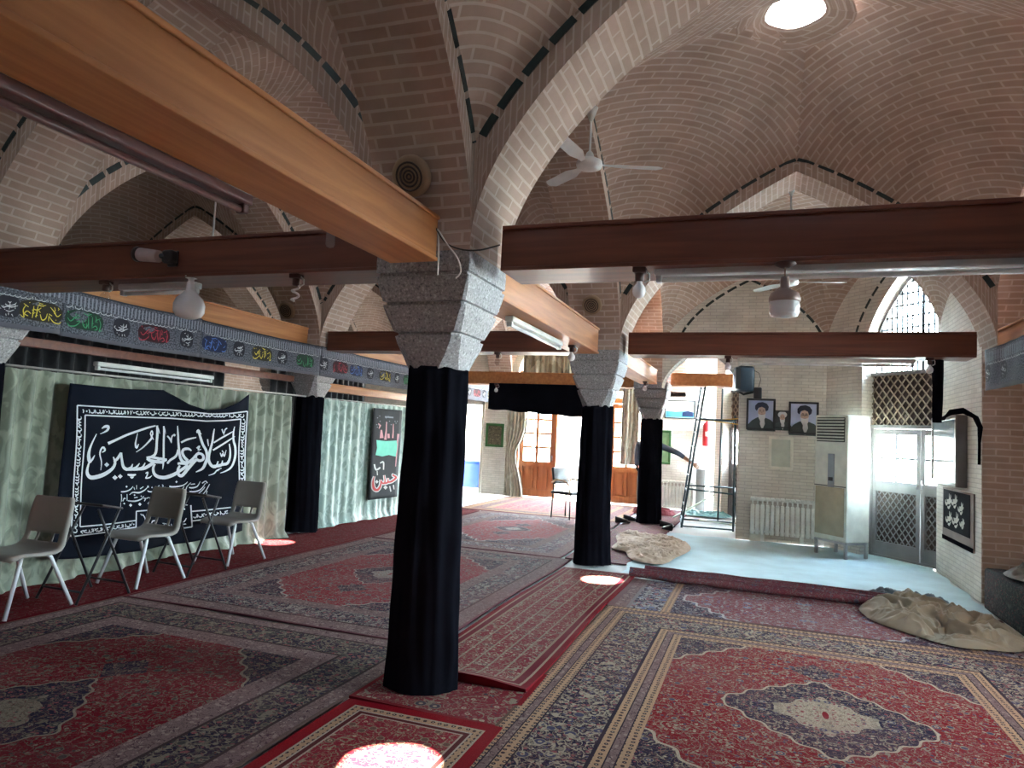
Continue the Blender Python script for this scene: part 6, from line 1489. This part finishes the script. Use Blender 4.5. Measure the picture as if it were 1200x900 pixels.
hv = [hand]; he = []; hr = [.024]
d = (hand-elb).normalized(); sd = d.cross(Vector((0, 0, 1))).normalized(); up = sd.cross(d)
palm = hand+d*.05; hv.append(palm); he.append((0, 1)); hr.append((.036, .018))
for k, (o_, L) in enumerate(((-.030, .062), (-.010, .075), (.010, .070), (.030, .055))):
    b0 = palm+up*o_+d*.03; b1 = b0+d*L*.5; b2 = b1+d*L*.28-sd*.02; b3 = b2+d*L*.12-sd*.025; n = len(hv); hv += [b0, b1, b2, b3]; he += [(1, n), (n, n+1), (n+1, n+2), (n+2, n+3)]; hr += [.0105, .0095, .009, .0075]
n = len(hv); hv += [palm+up*.03-d*.01, palm+up*.05+d*.02-sd*.015, palm+up*.052+d*.045-sd*.03]; he += [(1, n), (n, n+1), (n+1, n+2)]; hr += [.012, .0105, .009]
skin_mesh('hand', hv, he, hr, SKN, t, 0, 1)
def scaled(ids, k): 
    m = {a: i for i, a in enumerate(ids)}
    return [V[a] for a in ids], [(m[a], m[b]) for a, b in E_ if a in m and b in m], [tuple(x*k+.006 for x in (Rr[a] if isinstance(Rr[a], tuple) else (Rr[a], Rr[a]))) for a in ids]
v_, e_, r_ = scaled([0, 1, 2, 3, 7, 8, 9, 10, 12, 13, 14, 15], 1.1); skin_mesh('shirt', v_, e_, r_, SHIRT, t)
v_, e_, r_ = scaled([0, 17, 18, 19, 22, 23, 24], 1.12); skin_mesh('trousers', v_, e_, r_, TROU, t)
m = MB(); c = W(.015, -.03, 1.64); m.lathe([(.10, 0), (.103, .03), (.09, .07), (.06, .10), (0, .115)], c=c+Vector((0, .015, -.01)), n=16); m.build('hair', [HAIR], t)
m = MB()
for sx in (-1, 1): m.lathe([(.012, 0), (.010, .006), (0, .008)], c=c+Vector((.032*sx, -.083, -.04)), axis=(0, -1, 0), n=8)
m.build('eyes', [HAIR], t)
m = MB(); m.lathe([(.014, -.02), (.012, 0), (0, .022)], c=c+Vector((0, -.095, -.065)), axis=(0, -.5, 1), n=8); m.build('nose', [SKN], t)
m = MB(); m.rbox(tuple(c+Vector((0, -.082, -.105))), (.04, .01, .008), .003); m.build('mouth', [plain('lips', rgb((130, 84, 76)), .6)], t)
WORLD, SUN, EXPO = 34.0, 26.0, 2.15
# ------------------------------------------------------------------ light
w = bpy.data.worlds.new('world'); sc.world = w; w.use_nodes = True
wt = w.node_tree; bg = wt.nodes['Background']; bg.inputs['Strength'].default_value = WORLD
tc = wt.nodes.new('ShaderNodeTexCoord'); sx = wt.nodes.new('ShaderNodeSeparateXYZ'); rp = wt.nodes.new('ShaderNodeValToRGB')
wt.links.new(tc.outputs['Generated'], sx.inputs[0]); wt.links.new(sx.outputs[2], rp.inputs['Fac']); wt.links.new(rp.outputs['Color'], bg.inputs['Color'])
e = rp.color_ramp.elements; e[0].position = 0; e[0].color = (.84, .965, 1.0, 1); e[1].position = .8; e[1].color = (.12, .17, .25, 1); x = e.new(.25); x.color = (.74, .9, 1, 1)
def portal(name, c, sx, sy, direction):
    l = bpy.data.lights.new(name, 'AREA'); l.shape = 'RECTANGLE'; l.size = sx; l.size_y = sy; l.cycles.is_portal = True
    o = bpy.data.objects.new(name, l); COL.objects.link(o); o.location = c
    o.rotation_euler = Vector(direction).to_track_quat('-Z', 'Y').to_euler()
portal('portal', ob(cc, 2.0, .5), 1.3, 4.0, -KN)
portal('portal', oj(.92, 1.8, .35), 1.2, 3.6, -KN)
portal('portal', (4.0, 4.95, 1.9), 1.3, 1.9, (-1, 0, 0))
portal('portal', (-3.9, 16.05, 2.1), 3.0, 4.2, (0, -1, 0))
for hx_, hy_ in ((.2, 1.61), (.2, 6.015), (-3.855, 1.61), (-3.855, 6.015), (-3.855, 10.46)):
    portal('portal', (hx_, hy_, 5.35), .45, .45, (0, 0, -1))
sl = bpy.data.lights.new('sun', 'SUN'); sl.energy = SUN; sl.angle = .009; sl.color = (1, .93, .82)
so = bpy.data.objects.new('sun', sl); COL.objects.link(so); so.location = (5, -5, 12)
so.rotation_euler = Vector((-1.69, 1.23, -5.15)).to_track_quat('-Z', 'Y').to_euler()
vs = sc.view_settings; vs.view_transform = 'Standard'; vs.look = 'None'; vs.gamma = 1; vs.use_curve_mapping = False; vs.exposure = EXPO
cy_ = sc.cycles; cy_.max_bounces = 8; cy_.diffuse_bounces = 5; cy_.transparent_max_bounces = 12; cy_.use_denoising = True
cy_.sample_clamp_indirect = 10; cy_.caustics_reflective = False; cy_.caustics_refractive = False
